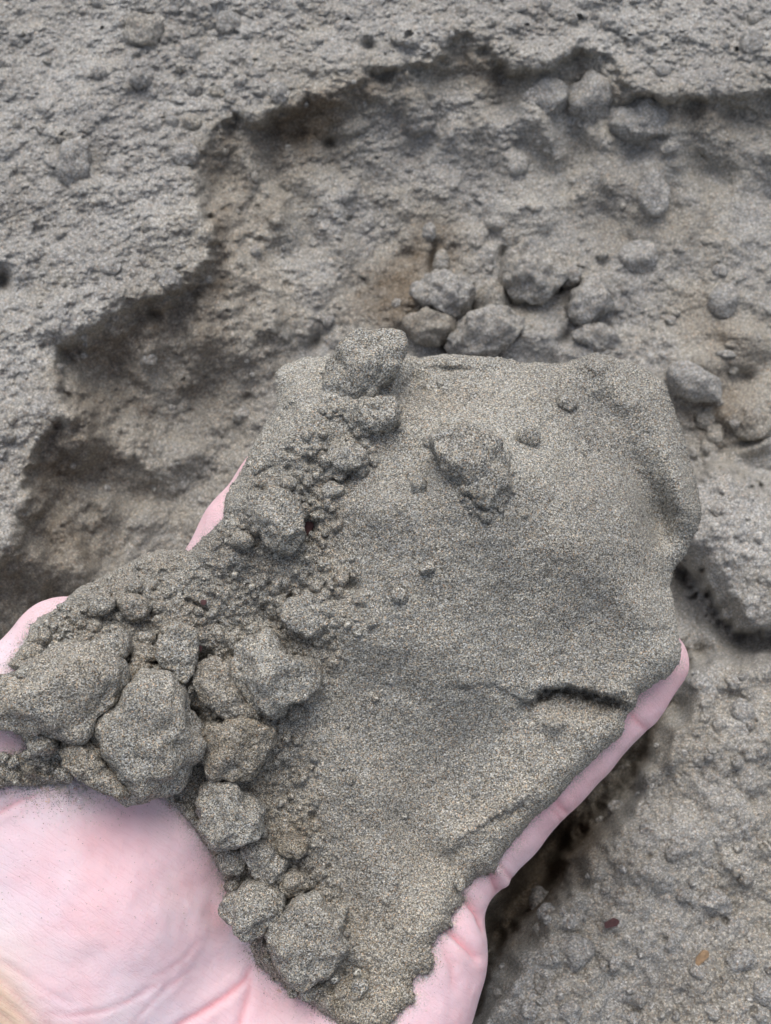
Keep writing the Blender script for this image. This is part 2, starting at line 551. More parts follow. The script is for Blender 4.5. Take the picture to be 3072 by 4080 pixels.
# swellings in the hollow: rounded shapes running down the face
for cx, cy, rx, ry, ang, amp in [(1290, 850, 70, 190, -28, 8), (1080, 800, 60, 150, -30, 5), (1700, 420, 170, 150, 0, 6), (2130, 500, 70, 160, -30, 4),
                                 (2080, 850, 120, 130, 0, 4), (2760, 1000, 220, 220, 0, 3), (2880, 1430, 130, 60, 10, 7), (2960, 1340, 130, 60, 25, 8),
                                 (2780, 1500, 120, 90, 30, 8), (2950, 1640, 110, 60, 0, 8), (3010, 1760, 90, 50, 0, 8), (1720, 1220, 200, 120, 0, 5),
                                 (2060, 1330, 180, 90, 0, 6), (2350, 1380, 170, 70, 0, 4), (700, 1500, 260, 120, -20, 5), (640, 1820, 120, 90, 0, 7), (560, 2060, 130, 70, 0, 5),
                                 (900, 1300, 200, 140, 0, 4), (160, 2260, 170, 90, 0, 8), (430, 1990, 60, 60, 0, 5), (330, 1720, 60, 140, 0, 5),
                                 (2744, 3338, 110, 80, 0, 4), (2560, 3420, 80, 120, 20, 3), (2640, 2960, 120, 90, 30, 3)]:
    c, s = math.cos(math.radians(ang)), math.sin(math.radians(ang))
    a = (X - cx) * c + (Y - cy) * s
    b = -(X - cx) * s + (Y - cy) * c
    q = (a / rx) ** 2 + (b / ry) ** 2
    h += amp * np.exp(-q ** 1.5)
base.a = h.astype(np.float32)
# how rough and how damp the surface is, with some shade painted in
sd_l = Lookup(-1800, -1700, 4900, 5900, 8); sd_l.a = sd.astype(np.float32)
sf_l = Lookup(-1800, -1700, 4900, 5900, 8); sf_l.a = np.maximum(sf, sb).astype(np.float32)
rough = Lookup(-1800, -1700, 4900, 5900, 16)
X, Y = rough.X, rough.Y
sd2 = sdf_poly(X, Y, CRUST)
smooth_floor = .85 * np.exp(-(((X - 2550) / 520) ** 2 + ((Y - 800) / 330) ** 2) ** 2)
r = 0.75 + 0.25 * sstep(-40, 60, sd2)
r = np.maximum(r, 1.05 * sstep(2500, 2800, Y))
rough.a = (r * (1 - 0.75 * smooth_floor)).astype(np.float32)
damp_shade = Lookup(-1800, -1700, 4900, 5900, 16)
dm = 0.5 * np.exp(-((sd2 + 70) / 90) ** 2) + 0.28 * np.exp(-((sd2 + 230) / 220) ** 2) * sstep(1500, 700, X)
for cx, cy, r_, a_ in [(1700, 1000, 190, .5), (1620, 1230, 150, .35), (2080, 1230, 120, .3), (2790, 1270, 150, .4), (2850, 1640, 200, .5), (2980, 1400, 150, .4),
                       (1250, 480, 170, .45), (1500, 1180, 150, .4), (2200, 3330, 200, .9), (1980, 3720, 110, .5), (2080, 3560, 120, .6), (2500, 2900, 200, .3), (600, 1000, 130, .1), (250, 560, 60, .2)]:  # patches beside the little finger: wet soil plus the hand's shade painted in
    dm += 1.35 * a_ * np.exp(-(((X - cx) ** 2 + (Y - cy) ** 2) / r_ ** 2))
dm += 0.25 * smooth_floor + .18 * sstep(2500, 2800, Y) * sstep(1700, 2000, X) + .3 * sstep(-60, -260, sd2) * sstep(1500, 900, X)  # real moisture plus shade painted in: hollow floor, lower bank, left face
damp_shade.a = dm.astype(np.float32)


def axis(lo, hi, step, far, grow=1.10):
    a = list(np.arange(lo, hi, step))
    s, x = step, a[-1]
    up = []
    while x < far:
        s *= grow; x += s; up.append(x)
    s, x = step, a[0]
    dn = []
    while x > -far:
        s *= grow; x -= s; dn.append(x)
    return np.array(dn[::-1] + a + up)


gu = axis(-0.126, 0.126, 0.00038, 30.0)
gv = axis(-0.150, 0.178, 0.00038, 30.0)
GU, GV = np.meshgrid(gu, gv)
pl = np.array([0, 0, -GROUND_D])
flat = pl + GU[..., None] * U + GV[..., None] * V


def px_of(p):
    z = np.where(-p[..., 2] > 0.06, -p[..., 2], 0.06)
    return 1536 + F_PX * p[..., 0] / z, 2040 - F_PX * p[..., 1] / z


qx, qy = px_of(flat)
hb = base(qx, qy)
# relief direction: the slope's normal, leaning a little as the sides of the dug hollow do
lean = -flat / (np.linalg.norm(flat, axis=-1)[..., None])
wl_ = np.exp(-np.maximum(np.hypot(GU, GV) - .26, 0) / .08)[..., None]
up = lean * wl_ + N * (1 - wl_)
up /= np.linalg.norm(up, axis=-1)[..., None]
rg = rough(qx, qy)
_sp = np.maximum(np.gradient(gu)[None, :], np.gradient(gv)[:, None])
fine = np.clip(.0014 / _sp, 0, 1)               # drop relief finer than the lattice far away
_gy, _gx = np.gradient(hb * .82, gv * 1000, gu * 1000)
steep = blur(np.hypot(_gx, _gy), 6)
calm = 1 / (1 + (steep / 1.1) ** 2)              # steep broken faces shed their loose crumbs
rg = rg * fine * (.15 + .85 * calm)
us, vs = GU * 1240, GV * 1240                  # noise space on the slope
um, vm = GU * 1000, GV * 1000                  # mm
near = np.exp(-np.maximum(np.hypot(us, vs - 15) - 330, 0) / 500)
hill = 60 * fbm2(us / 1800, vs / 1800, 3) * (1 - near)
hh = hb + np.clip(.006 / _sp, 0, 1) * (.4 + .6 * rg) * (4.2 * fbm2(us / 30, vs / 30, 3) + 1.0 * fbm2(us / 8 + 5, vs / 8, 3, .55)) + fine * 0.5 * fbm2(us / 14, vs / 14 + 50, 2)
hh += rg * (2.2 * (worley2(us / 6.5 + .6 * noise2(us / 6, vs / 6), vs / 6.5) - .6) * sstep(-.25, .35, noise2(us / 30, vs / 30 + 7))
            + 1.15 * (worley2(us / 2.6 + .5 * noise2(us / 2, vs / 2), vs / 2.6 + 20) - .6) + .3 * (worley2(us / 1.25, vs / 1.25 + 60) - .6))
wall = np.exp(-((sd_l(qx, qy) + 130) / 120) ** 2) + sstep(2450, 2700, qy) * (1.2 * np.exp(-((sf_l(qx, qy) + 40) / 90) ** 2)) * (sd_l(qx, qy) < -80)
hh += wall * (.25 + .75 * calm) * (4.2 * (worley2(us / 10 + noise2(us / 8, vs / 8), vs / 10 + 5) - .6) + 1.5 * (worley2(us / 4, vs / 4 + 15) - .6))
# streaks sliding down the smooth floor of the hollow
hh += fine * (1 - rg) * .7 * fbm2((us * .8 + vs * .6) / 8 + noise2(us / 12, vs / 12), (us * .6 - vs * .8) / 24, 3)
lumpy = sstep(2500, 2750, qy) * (qx > 1500) + .8 * np.exp(-((qx - 2950) / 260) ** 2 - ((qy - 1600) / 330) ** 2) + .6 * sstep(1500, 1100, qx) * (sd_l(qx, qy) < -60)
hh += lumpy * (2.6 * (worley2(us / 14 + noise2(us / 11, vs / 11), vs / 14 + 3) - .6) + 1.8 * fbm2(us / 16 + 70, vs / 16, 3))
hs = hh.copy()


def stamp(n, rlo, rhi, power, wfun, sink=0.35, pit=False):
    """press crumbs (or pits) of soil into the ground relief."""
    for _ in range(n):
        u = rng.uniform(-0.124, 0.124); v = rng.uniform(-0.148, 0.176)
        i = np.searchsorted(gu, u); j = np.searchsorted(gv, v)
        if rng.random() > wfun(qx[j, i], qy[j, i], rg[j, i]):
            continue
        r_ = rlo * (rhi / rlo) ** (rng.random() ** power)
        r_ *= .82
        k = int(r_ * 1.6 / 0.38) + 2
        sl = (slice(max(j - k, 0), j + k + 1), slice(max(i - k, 0), i + k + 1))
        du = um[sl] - u * 1000; dv = vm[sl] - v * 1000
        th = rng.uniform(0, 6.28); e = rng.uniform(.7, 1.0)
        a = du * math.cos(th) + dv * math.sin(th); b = (-du * math.sin(th) + dv * math.cos(th)) / e
        ang = np.arctan2(b, a)
        rr = r_ * (1 + .14 * np.sin(2 * ang + rng.uniform(0, 6)) + .1 * np.sin(3 * ang + rng.uniform(0, 6)) + .06 * np.sin(7 * ang + rng.uniform(0, 6)))
        q = 1 - (a * a + b * b) / (rr * rr)
        m = q > 0
        if pit:
            hh[sl] = np.where(m, np.minimum(hh[sl], hs[j, i] - r_ * .9 * np.sqrt(np.maximum(q, 0)) + .3 * r_), hh[sl])
        else:
            top = hs[sl] * .5 + hs[j, i] * .5 + r_ * (np.sqrt(np.maximum(q, 0)) * .95 - sink)
            hh[sl] = np.where(m, np.maximum(hh[sl], top), hh[sl])


w_rough = lambda x, y, r_: r_ ** 2
stamp(900, 2.0, 6.5, 2.2, w_rough, .32)
stamp(900, .7, 2.4, 1.6, w_rough, .3, True)
stamp(13000, .6, 2.2, 1.8, w_rough, .25)
stamp(300, .7, 2.2, 1.8, lambda x, y, r_: .5 * (1 - r_), .3)
hh += rg * .45 * fbm2(us / 1.5 + 8, vs / 1.5, 2)
hh += rng.normal(0, .10, hh.shape) * np.exp(-np.maximum(np.hypot(us, vs - 15) - 250, 0) / 100)
gp = flat + ((hh * .82 + hill) * 0.001)[..., None] * up
gd = damp_shade(qx, qy) + .25 * np.clip((hs - hh), -1, 2) * 0.3
nu, nv = len(gu), len(gv)
idx = np.arange(nu * nv).reshape(nv, nu)
gf = np.stack([idx[:-1, :-1], idx[:-1, 1:], idx[1:, 1:], idx[1:, :-1]], -1).reshape(-1, 4)
ground = mesh_obj('ground', to_world(gp.reshape(-1, 3)), gf, M_GROUND, attrs={'damp_shade': gd.ravel(), 'crumb': np.clip(rg * (.42 + .45 * fbm2(us / 22 + 90, vs / 22, 3)), 0, .9).ravel()})
tag(ground, 'grey crusted sand bank with a dug-out hollow', kind='structure')


# outline of the held sand in photo pixels
HEAP = [(1096, 1484), (1120, 1460), (1228, 1421), (1288, 1418), (1400, 1425), (1520, 1425), (1630, 1412), (1690, 1424), (1780, 1409), (1870, 1418), (2000, 1424),
        (2072, 1444), (2222, 1447), (2300, 1432), (2360, 1405), (2414, 1411), (2462, 1432), (2516, 1438), (2582, 1480), (2648, 1516),
        (2663, 1570), (2690, 1648), (2720, 1720), (2744, 1822), (2762, 1882), (2786, 1954), (2798, 2032), (2786, 2104), (2750, 2164),
        (2732, 2206), (2690, 2262), (2668, 2342), (2688, 2406), (2702, 2526), (2714, 2591), (2712, 2645), (2656, 2700), (2633, 2711),
        (2550, 2766), (2536, 2812), (2499, 2849), (2490, 2904), (2449, 2960), (2347, 3043), (2274, 3116), (2218, 3190), (2135, 3255),
        (2052, 3347), (1988, 3430), (1969, 3480), (1905, 3494), (1840, 3550), (1854, 3587), (1813, 3623), (1794, 3651), (1803, 3688),
        (1748, 3725), (1720, 3771), (1730, 3835), (1711, 3882), (1656, 3891), (1637, 3928), (1656, 3992), (1591, 4038), (1554, 4085),
        (1450, 4130), (1370, 4095), (1324, 4064), (1276, 4034), (1210, 3986), (1138, 3950), (1120, 3920), (1084, 3896), (1036, 3854),
        (1000, 3800), (988, 3734), (960, 3690), (905, 3640), (900, 3548), (885, 3488), (846, 3410), (796, 3330), (760, 3282), (700, 3222),
        (640, 3165), (560, 3120), (420, 3085), (282, 3088), (240, 3122), (180, 3127), (108, 3136), (60, 3130), (-40, 3150),
        (-110, 3080), (-80, 3010), (60, 3005), (110, 2985), (80, 2930), (0, 2895), (-140, 2860), (-150, 2720), (0, 2698), (78, 2680),
        (30, 2650), (60, 2608), (108, 2536), (120, 2488), (156, 2458), (210, 2434), (264, 2386), (324, 2338), (390, 2302), (456, 2272), (522, 2236),
        (572, 2204), (645, 2187), (756, 2193), (811, 2139), (830, 2125), (885, 2065), (894, 1982), (922, 1936), (977, 1844), (996, 1789),
        (1051, 1696), (1097, 1623), (1102, 1567)]


# ------------------------------------------------------------------ the hand
def surface_nets(F, origin, hstep):
    s = F < 0
    nx, ny, nz = F.shape
    cnt = np.zeros((nx - 1, ny - 1, nz - 1), np.int8)
    for a in (0, 1):
        for b in (0, 1):
            for c in (0, 1):
                cnt += s[a:nx - 1 + a, b:ny - 1 + b, c:nz - 1 + c]
    act = (cnt > 0) & (cnt < 8)
    ci = np.argwhere(act)
    ids = np.full(act.shape, -1, np.int32)
    ids[act] = np.arange(len(ci))
    co = [(a, b, c) for a in (0, 1) for b in (0, 1) for c in (0, 1)]
    val = np.stack([F[ci[:, 0] + a, ci[:, 1] + b, ci[:, 2] + c] for a, b, c in co], 1)
    acc = np.zeros((len(ci), 3)); num = np.zeros(len(ci))
    for p in range(8):
        for q in range(p + 1, 8):
            dif = np.array(co[q]) - np.array(co[p])
            if np.abs(dif).sum() != 1:
                continue
            v0, v1 = val[:, p], val[:, q]
            m = (v0 < 0) != (v1 < 0)
            t = np.where(m, v0 / np.where(m, v0 - v1, 1), 0)
            acc += np.where(m[:, None], np.array(co[p]) + t[:, None] * dif, 0)
            num += m
    vert = origin + (ci + acc / num[:, None]) * hstep
    faces = []
    for ax in range(3):
        sl0 = [slice(None)] * 3; sl1 = [slice(None)] * 3
        sl0[ax] = slice(0, -1); sl1[ax] = slice(1, None)
        e = s[tuple(sl0)] != s[tuple(sl1)]
        o1, o2 = [(1, 2), (2, 0), (0, 1)][ax]
        g = np.argwhere(e)
        ok = (g[:, o1] > 0) & (g[:, o2] > 0) & (g[:, o1] < F.shape[o1] - 1) & (g[:, o2] < F.shape[o2] - 1)
        g = g[ok]
        d1 = np.zeros(3, int); d1[o1] = 1
        d2 = np.zeros(3, int); d2[o2] = 1
        q = np.stack([ids[tuple((g - d1 - d2).T)], ids[tuple((g - d2).T)], ids[tuple(g.T)], ids[tuple((g - d1).T)]], 1)
        fl = s[tuple(g.T)]
        q = np.where(fl[:, None], q, q[:, ::-1])
        faces.append(q)
    return vert, np.concatenate(faces)


HS = 0.0006
HO = np.array([-0.115, -0.165, -0.235])
HN = (300, 360, 170)
HF = np.full(HN, 0.05, np.float32)
ax_ = [(HO[i] + np.arange(HN[i]) * HS).astype(np.float32) for i in range(3)]


def smin(a, b, k):
    hq = np.clip(.5 + .5 * (b - a) / k, 0, 1)
    return b * (1 - hq) + a * hq - k * hq * (1 - hq)


def put(F, p0, p1, r0, r1, k):
    """blend a tapered capsule into the field; points (px, py, depth), radii in mm."""
    a = ray(*p0); b = ray(*p1)
    r0 *= .001; r1 *= .001; k *= .001
    pad = max(r0, r1) + 2.5 * k + .004
    lo = np.minimum(a, b) - pad; hi = np.maximum(a, b) + pad
    sl = []
    for i in range(3):
        i0 = int(max(0, math.floor((lo[i] - HO[i]) / HS))); i1 = int(min(HN[i], math.ceil((hi[i] - HO[i]) / HS)))
        sl.append(slice(i0, max(i1, i0)))
    gx = ax_[0][sl[0]][:, None, None]; gy = ax_[1][sl[1]][None, :, None]; gz = ax_[2][sl[2]][None, None, :]
    ab = b - a
    l2 = float(ab @ ab) + 1e-12
    t = np.clip(((gx - a[0]) * ab[0] + (gy - a[1]) * ab[1] + (gz - a[2]) * ab[2]) / l2, 0, 1)
    d = np.sqrt((gx - a[0] - t * ab[0]) ** 2 + (gy - a[1] - t * ab[1]) ** 2 + (gz - a[2] - t * ab[2]) ** 2) - (r0 + t * (r1 - r0))
    F[tuple(sl)] = smin(F[tuple(sl)], d.astype(np.float32), k)


def chain(F, pts, k):
    for a, b in zip(pts[:-1], pts[1:]):
        put(F, a[:3], b[:3], a[3], b[3], k)


palm = HF.copy()
WR = (420, 4700, .178)
for mc, rad in [((720, 2650, .194), 11.0), ((1060, 2900, .197), 11), ((1380, 3180, .197), 11), ((1660, 3470, .193), 10.5)]:
    put(palm, mc, (mc[0] * .45 + 330, 4150, .190), rad, 12.5, 9)
put(palm, (1690, 3560, .1925), (1640, 3800, .186), 10.8, 12.6, 6)          # edge of the hand
put(palm, (1640, 3800, .186), (1530, 4110, .181), 12.6, 12.4, 6)
put(palm, (1530, 4110, .181), (1200, 4650, .176), 12.4, 15, 8)
put(palm, (410, 3610, .1850), (330, 3900, .1850), 20.5, 21, 8)             # ball of the thumb
put(palm, (330, 3900, .1850), WR, 21, 19, 10)
put(palm, (200, 3400, .1850), (60, 3900, .182), 17, 17, 8)
put(palm, (60, 3900, .182), (-60, 4700, .180), 17, 18, 10)
put(palm, (820, 4200, .187), WR, 15, 22, 10)
put(palm, (1100, 4500, .184), (300, 5300, .176), 16, 24, 12)
put(palm, WR, (-100, 5900, .168), 21, 25, 12)                              # forearm
put(palm, (420, 3050, .186), (700, 2560, .194), 9, 9, 9)                   # web of the thumb
put(palm, (620, 3250, .188), (900, 2800, .196), 11, 9, 9)
fing = []
for ch in [
    [(230, 3300, .1845, 14.5), (110, 3000, .1815, 12.2), (150, 2780, .181, 11.4), (262, 2604, .1825, 10.4)],                       # thumb
    [(720, 2650, .194, 10.6), (995, 2140, .196, 9.5), (1132, 1950, .199, 9.2), (1300, 1720, .203, 8.7), (1400, 1580, .207, 7.8)],   # index
    [(1060, 2900, .197, 10.6), (1500, 2280, .201, 9.5), (1790, 1920, .205, 9.1), (1960, 1720, .208, 8)],                          # middle
    [(1380, 3180, .197, 10.4), (1850, 2640, .201, 9.2), (2120, 2330, .205, 8.8), (2320, 2120, .208, 7.8)],                        # ring
    [(1680, 3540, .193, 10.0), (1872, 3385, .194, 8.8), (2000, 3252, .1945, 8.7), (2107, 3140, .195, 8.1), (2190, 3060, .1955, 8.2), (2300, 2950, .1965, 8.0),
     (2395, 2855, .197, 7.4), (2490, 2762, .198, 7.5), (2602, 2634, .199, 6.9)]]:                                                # little finger
    f = np.full(HN, 0.05, np.float32)
    chain(f, ch, 2.0)
    fing.append(f)
hand_f = palm
for f, k in zip(fing, (6, 4, 3, 3, 2.5)):
    hand_f = smin(hand_f, f, k * .001)
del fing, palm
hv, hf = surface_nets(hand_f, HO, HS)
del hand_f
# light smoothing of the voxel steps
e = np.concatenate([hf[:, [0, 1]], hf[:, [1, 2]], hf[:, [2, 3]], hf[:, [3, 0]]])
deg = np.bincount(e[:, 0], minlength=len(hv)) + np.bincount(e[:, 1], minlength=len(hv))
for _ in range(5):
    s = np.zeros_like(hv)
    for c in range(3):
        s[:, c] = np.bincount(e[:, 0], hv[e[:, 1], c], len(hv)) + np.bincount(e[:, 1], hv[e[:, 0], c], len(hv))
    hv = .45 * hv + .55 * s / deg[:, None]
fn = np.cross(hv[hf[:, 2]] - hv[hf[:, 0]], hv[hf[:, 3]] - hv[hf[:, 1]])
vn = np.zeros_like(hv)
for k in range(4):
    for c in range(3):
        vn[:, c] += np.bincount(hf[:, k], fn[:, c], len(hv))
vn /= np.linalg.norm(vn, axis=1)[:, None] + 1e-12
hx, hy = proj(hv)
facing = sstep(-.1, .25, (vn * -hv / np.linalg.norm(hv, axis=1)[:, None]).sum(1))
crease = np.zeros(len(hv))
disp = np.zeros(len(hv))
for pts, wd, dp, red in [
    ([(1000, 3850), (975, 3905), (900, 3968), (810, 4028), (720, 4080), (620, 4170)], 13, .55, .8),
    ([(1000, 3900), (984, 3980), (954, 4080), (930, 4200)], 15, .45, .6),
    ([(620, 3925), (570, 3956), (492, 3998), (390, 4034), (288, 4046), (180, 4040)], 9, .22, .35),
    ([(780, 3854), (660, 3938), (540, 4064)], 8, .15, .25),
    ([(800, 3740), (720, 3830), (600, 3900)], 8, .12, .2),
    ([(-60, 3270), (20, 3225), (80, 3190), (150, 3170)], 11, .3, .5),
    ([(2205, 3175), (2232, 3215), (2270, 3248)], 12, .5, .7), ([(2180, 3200), (2215, 3240), (2240, 3275)], 9, .3, .5),
    ([(2500, 2830), (2545, 2880), (2575, 2905)], 14, .35, .6),
    ([(1930, 3440), (1962, 3490), (1985, 3560)], 14, 1.1, .7), ([(1985, 3440), (2020, 3480), (2045, 3510)], 9, .35, .5),
    ([(1830, 3560), (1870, 3596), (1902, 3640), (1925, 3700)], 16, 1.2, .8),
    ([(1780, 3700), (1816, 3728), (1852, 3764), (1900, 3815)], 14, 1.0, .8),
    ([(1760, 3760), (1800, 3850), (1815, 3940)], 16, .35, .3),
    ([(850, 3620), (845, 3645), (900, 3700)], 30, .3, .2),
    ([(-80, 3850), (20, 3920), (110, 4010), (230, 4110)], 10, .28, .25), ([(-80, 3920), (20, 3990), (130, 4090)], 10, .25, .25),
    ([(-80, 3980), (30, 4060), (110, 4150)], 10, .25, .25), ([(-80, 3790), (40, 3850), (150, 3930), (300, 4010)], 9, .2, .2)]:
    d, _, al = seg_dist(hx.astype(np.float32), hy.astype(np.float32), pts)
    fade = np.sin(np.pi * np.clip(.1 + .8 * al, 0, 1)) ** .5
    g = np.exp(-(d / wd) ** 2) * facing
    disp -= dp * g * fade
    disp += .35 * dp * np.exp(-((d - wd * 2.8) / (wd * 1.6)) ** 2) * facing * fade
    crease = np.maximum(crease, red * np.exp(-(d / (wd * .8)) ** 2) * facing * fade)
disp += .35 * fbm3(hv * 130, 3) * facing
hv = hv + (disp * .001)[:, None] * vn
ruddy = np.clip(.75 * sstep(1750, 2000, hx) * sstep(3600, 3200, hy) + .45 * sstep(1300, 1600, hx) * sstep(3300, 3600, hy)
                + .6 * sstep(2750, 2450, hy) * sstep(1500, 1000, hx) + .35 * np.exp(-((hx - 960) / 150) ** 2 - ((hy - 4000) / 160) ** 2)
                + .45 * np.exp(-((hx - 760) / 260) ** 2 - ((hy - 3480) / 260) ** 2) + .25 * np.exp(-((hx - 450) / 300) ** 2 - ((hy - 3350) / 130) ** 2)
                + .22 * fbm3(hv * 60 + 9, 2), 0, 1)
tan = np.clip(sstep(330, -60, hx + .9 * (4080 - hy)) * .9 + .3 * sstep(200, -20, hx) * sstep(3500, 3900, hy) + .12 * noise3(hv * 90), 0, .85)
hsd = sdf_poly(hx.astype(np.float32), hy.astype(np.float32), HEAP)
dust = np.clip((.95 * np.exp(-np.maximum(-hsd, 0) / 28) + .14 * np.exp(-np.maximum(-hsd, 0) / 80)) * (.75 + .7 * fbm3(hv * 350, 3)), 0, .95) * facing
hw = to_world(hv)
h_origin = hw[np.argmin(hw[:, 2])] * 0 + np.array([hw[:, 0].mean(), hw[:, 1].mean(), hw[:, 2].min()])
hand = mesh_obj('hand', hw, hf, M_SKIN, attrs={'ruddy': ruddy, 'tan': tan, 'crease': np.clip(crease, 0, 1), 'dust': dust}, origin=h_origin)
tag(hand, 'pale pink open hand, palm up, cupped under a heap of grey sand', 'hand')
bpy.context.view_layer.update()


def cast(o, px, py):
    """depth along the camera axis at which the ray through (px, py) meets object o."""
    dirc = Vector(ray(px, py, 1.0))
    inv = o.matrix_world.inverted()
    org = inv @ CAM
    dv = (inv.to_3x3() @ (ROT @ dirc))
    L = dv.length
    ok, loc, nor, _ = o.ray_cast(org, dv / L)
    if not ok:
        return None, None
    return (loc - org).length / L, nor


# ------------------------------------------------------------------ the held heap of sand
CTRL = [(1800, 2050, 25.5), (1700, 2450, 22), (2300, 2150, 21.5), (1550, 1750, 17), (2560, 1720, 18), (2700, 2050, 17), (1250, 1550, 13), (1150, 1850, 11), (1900, 1480, 13), (2450, 1480, 13),
        (1500, 2900, 14), (2100, 2600, 15), (2550, 2500, 11), (2350, 2900, 9), (2050, 3100, 9), (1900, 3330, 6), (1600, 3250, 9), (1500, 3600, 6),
        (1740, 3600, 3), (1640, 3850, 2.2), (1450, 3990, 2.5), (1150, 3850, 4), (1000, 3680, 3), (880, 3450, 3), (1200, 3250, 9), (1100, 2900, 8),
        (900, 2650, 7), (700, 2500, 5), (480, 2480, 4), (300, 2650, 2.5), (150, 2600, 2), (250, 2950, 2.5), (700, 2950, 4), (620, 2300, 6),
        (850, 2300, 7), (1000, 2150, 9), (650, 3130, 2), (820, 3250, 3), (60, 2800, 2), (100, 3080, 2), (1350, 2200, 14), (1450, 1800, 14)]
CRACK_A = [(1740, 2742), (1850, 2735), (1960, 2722), (2050, 2770), (2098, 2800), (2163, 2748), (2274, 2736), (2360, 2755), (2430, 2778), (2540, 2815)]
CRACK_B = [(1770, 3410), (1800, 3385), (1840, 3338), (1932, 3282), (1997, 3245), (2060, 3215), (2130, 3150)]

hd = Lookup(-300, 1150, 3000, 4400, 20)
mask = np.zeros(hd.X.shape, bool)
plane = (.212 - .026 * (hd.Y - 1400) / 2680).astype(np.float32)
arr = plane.copy()
for j in range(hd.X.shape[0]):
    for i in range(hd.X.shape[1]):
        t, _ = cast(hand, float(hd.X[j, i]), float(hd.Y[j, i]))
        if t is not None and t < .23:
            arr[j, i] = t; mask[j, i] = True
wgt = mask.astype(np.float32)
num, den = blur(arr * wgt, 60), blur(wgt, 60)
fill = np.where(den > .02, num / np.maximum(den, 1e-6), plane)
mixw = np.clip(den / .25, 0, 1)
arr = np.where(mask, arr, fill * mixw + plane * (1 - mixw))
hd.a = (.5 * blur(arr, 1) + .5 * np.where(mask, arr, blur(arr, 4))).astype(np.float32)

tk = Lookup(-300, 1150, 3000, 4400, 20)
nw, dw = 0, 1e-9
for cx, cy, t in CTRL:
    w = np.exp(-((tk.X - cx) ** 2 + (tk.Y - cy) ** 2) / (2 * 190.0 ** 2)) + 1e-9
    nw = nw + w * t; dw = dw + w
tk.a = (nw / dw).astype(np.float32)

def crop(pts, ox_, oy_, k=.6):
    return [(ox_ + x * k, oy_ + y * k) for x, y in pts]


HG = 'clods of sand heaped in the hand'
c1 = lambda p: crop(p, 0, 2200)
c2 = lambda p: crop(p, 700, 2300)
c3 = lambda p: crop(p, 700, 3080)
c4 = lambda p: crop(p, 1000, 1250)
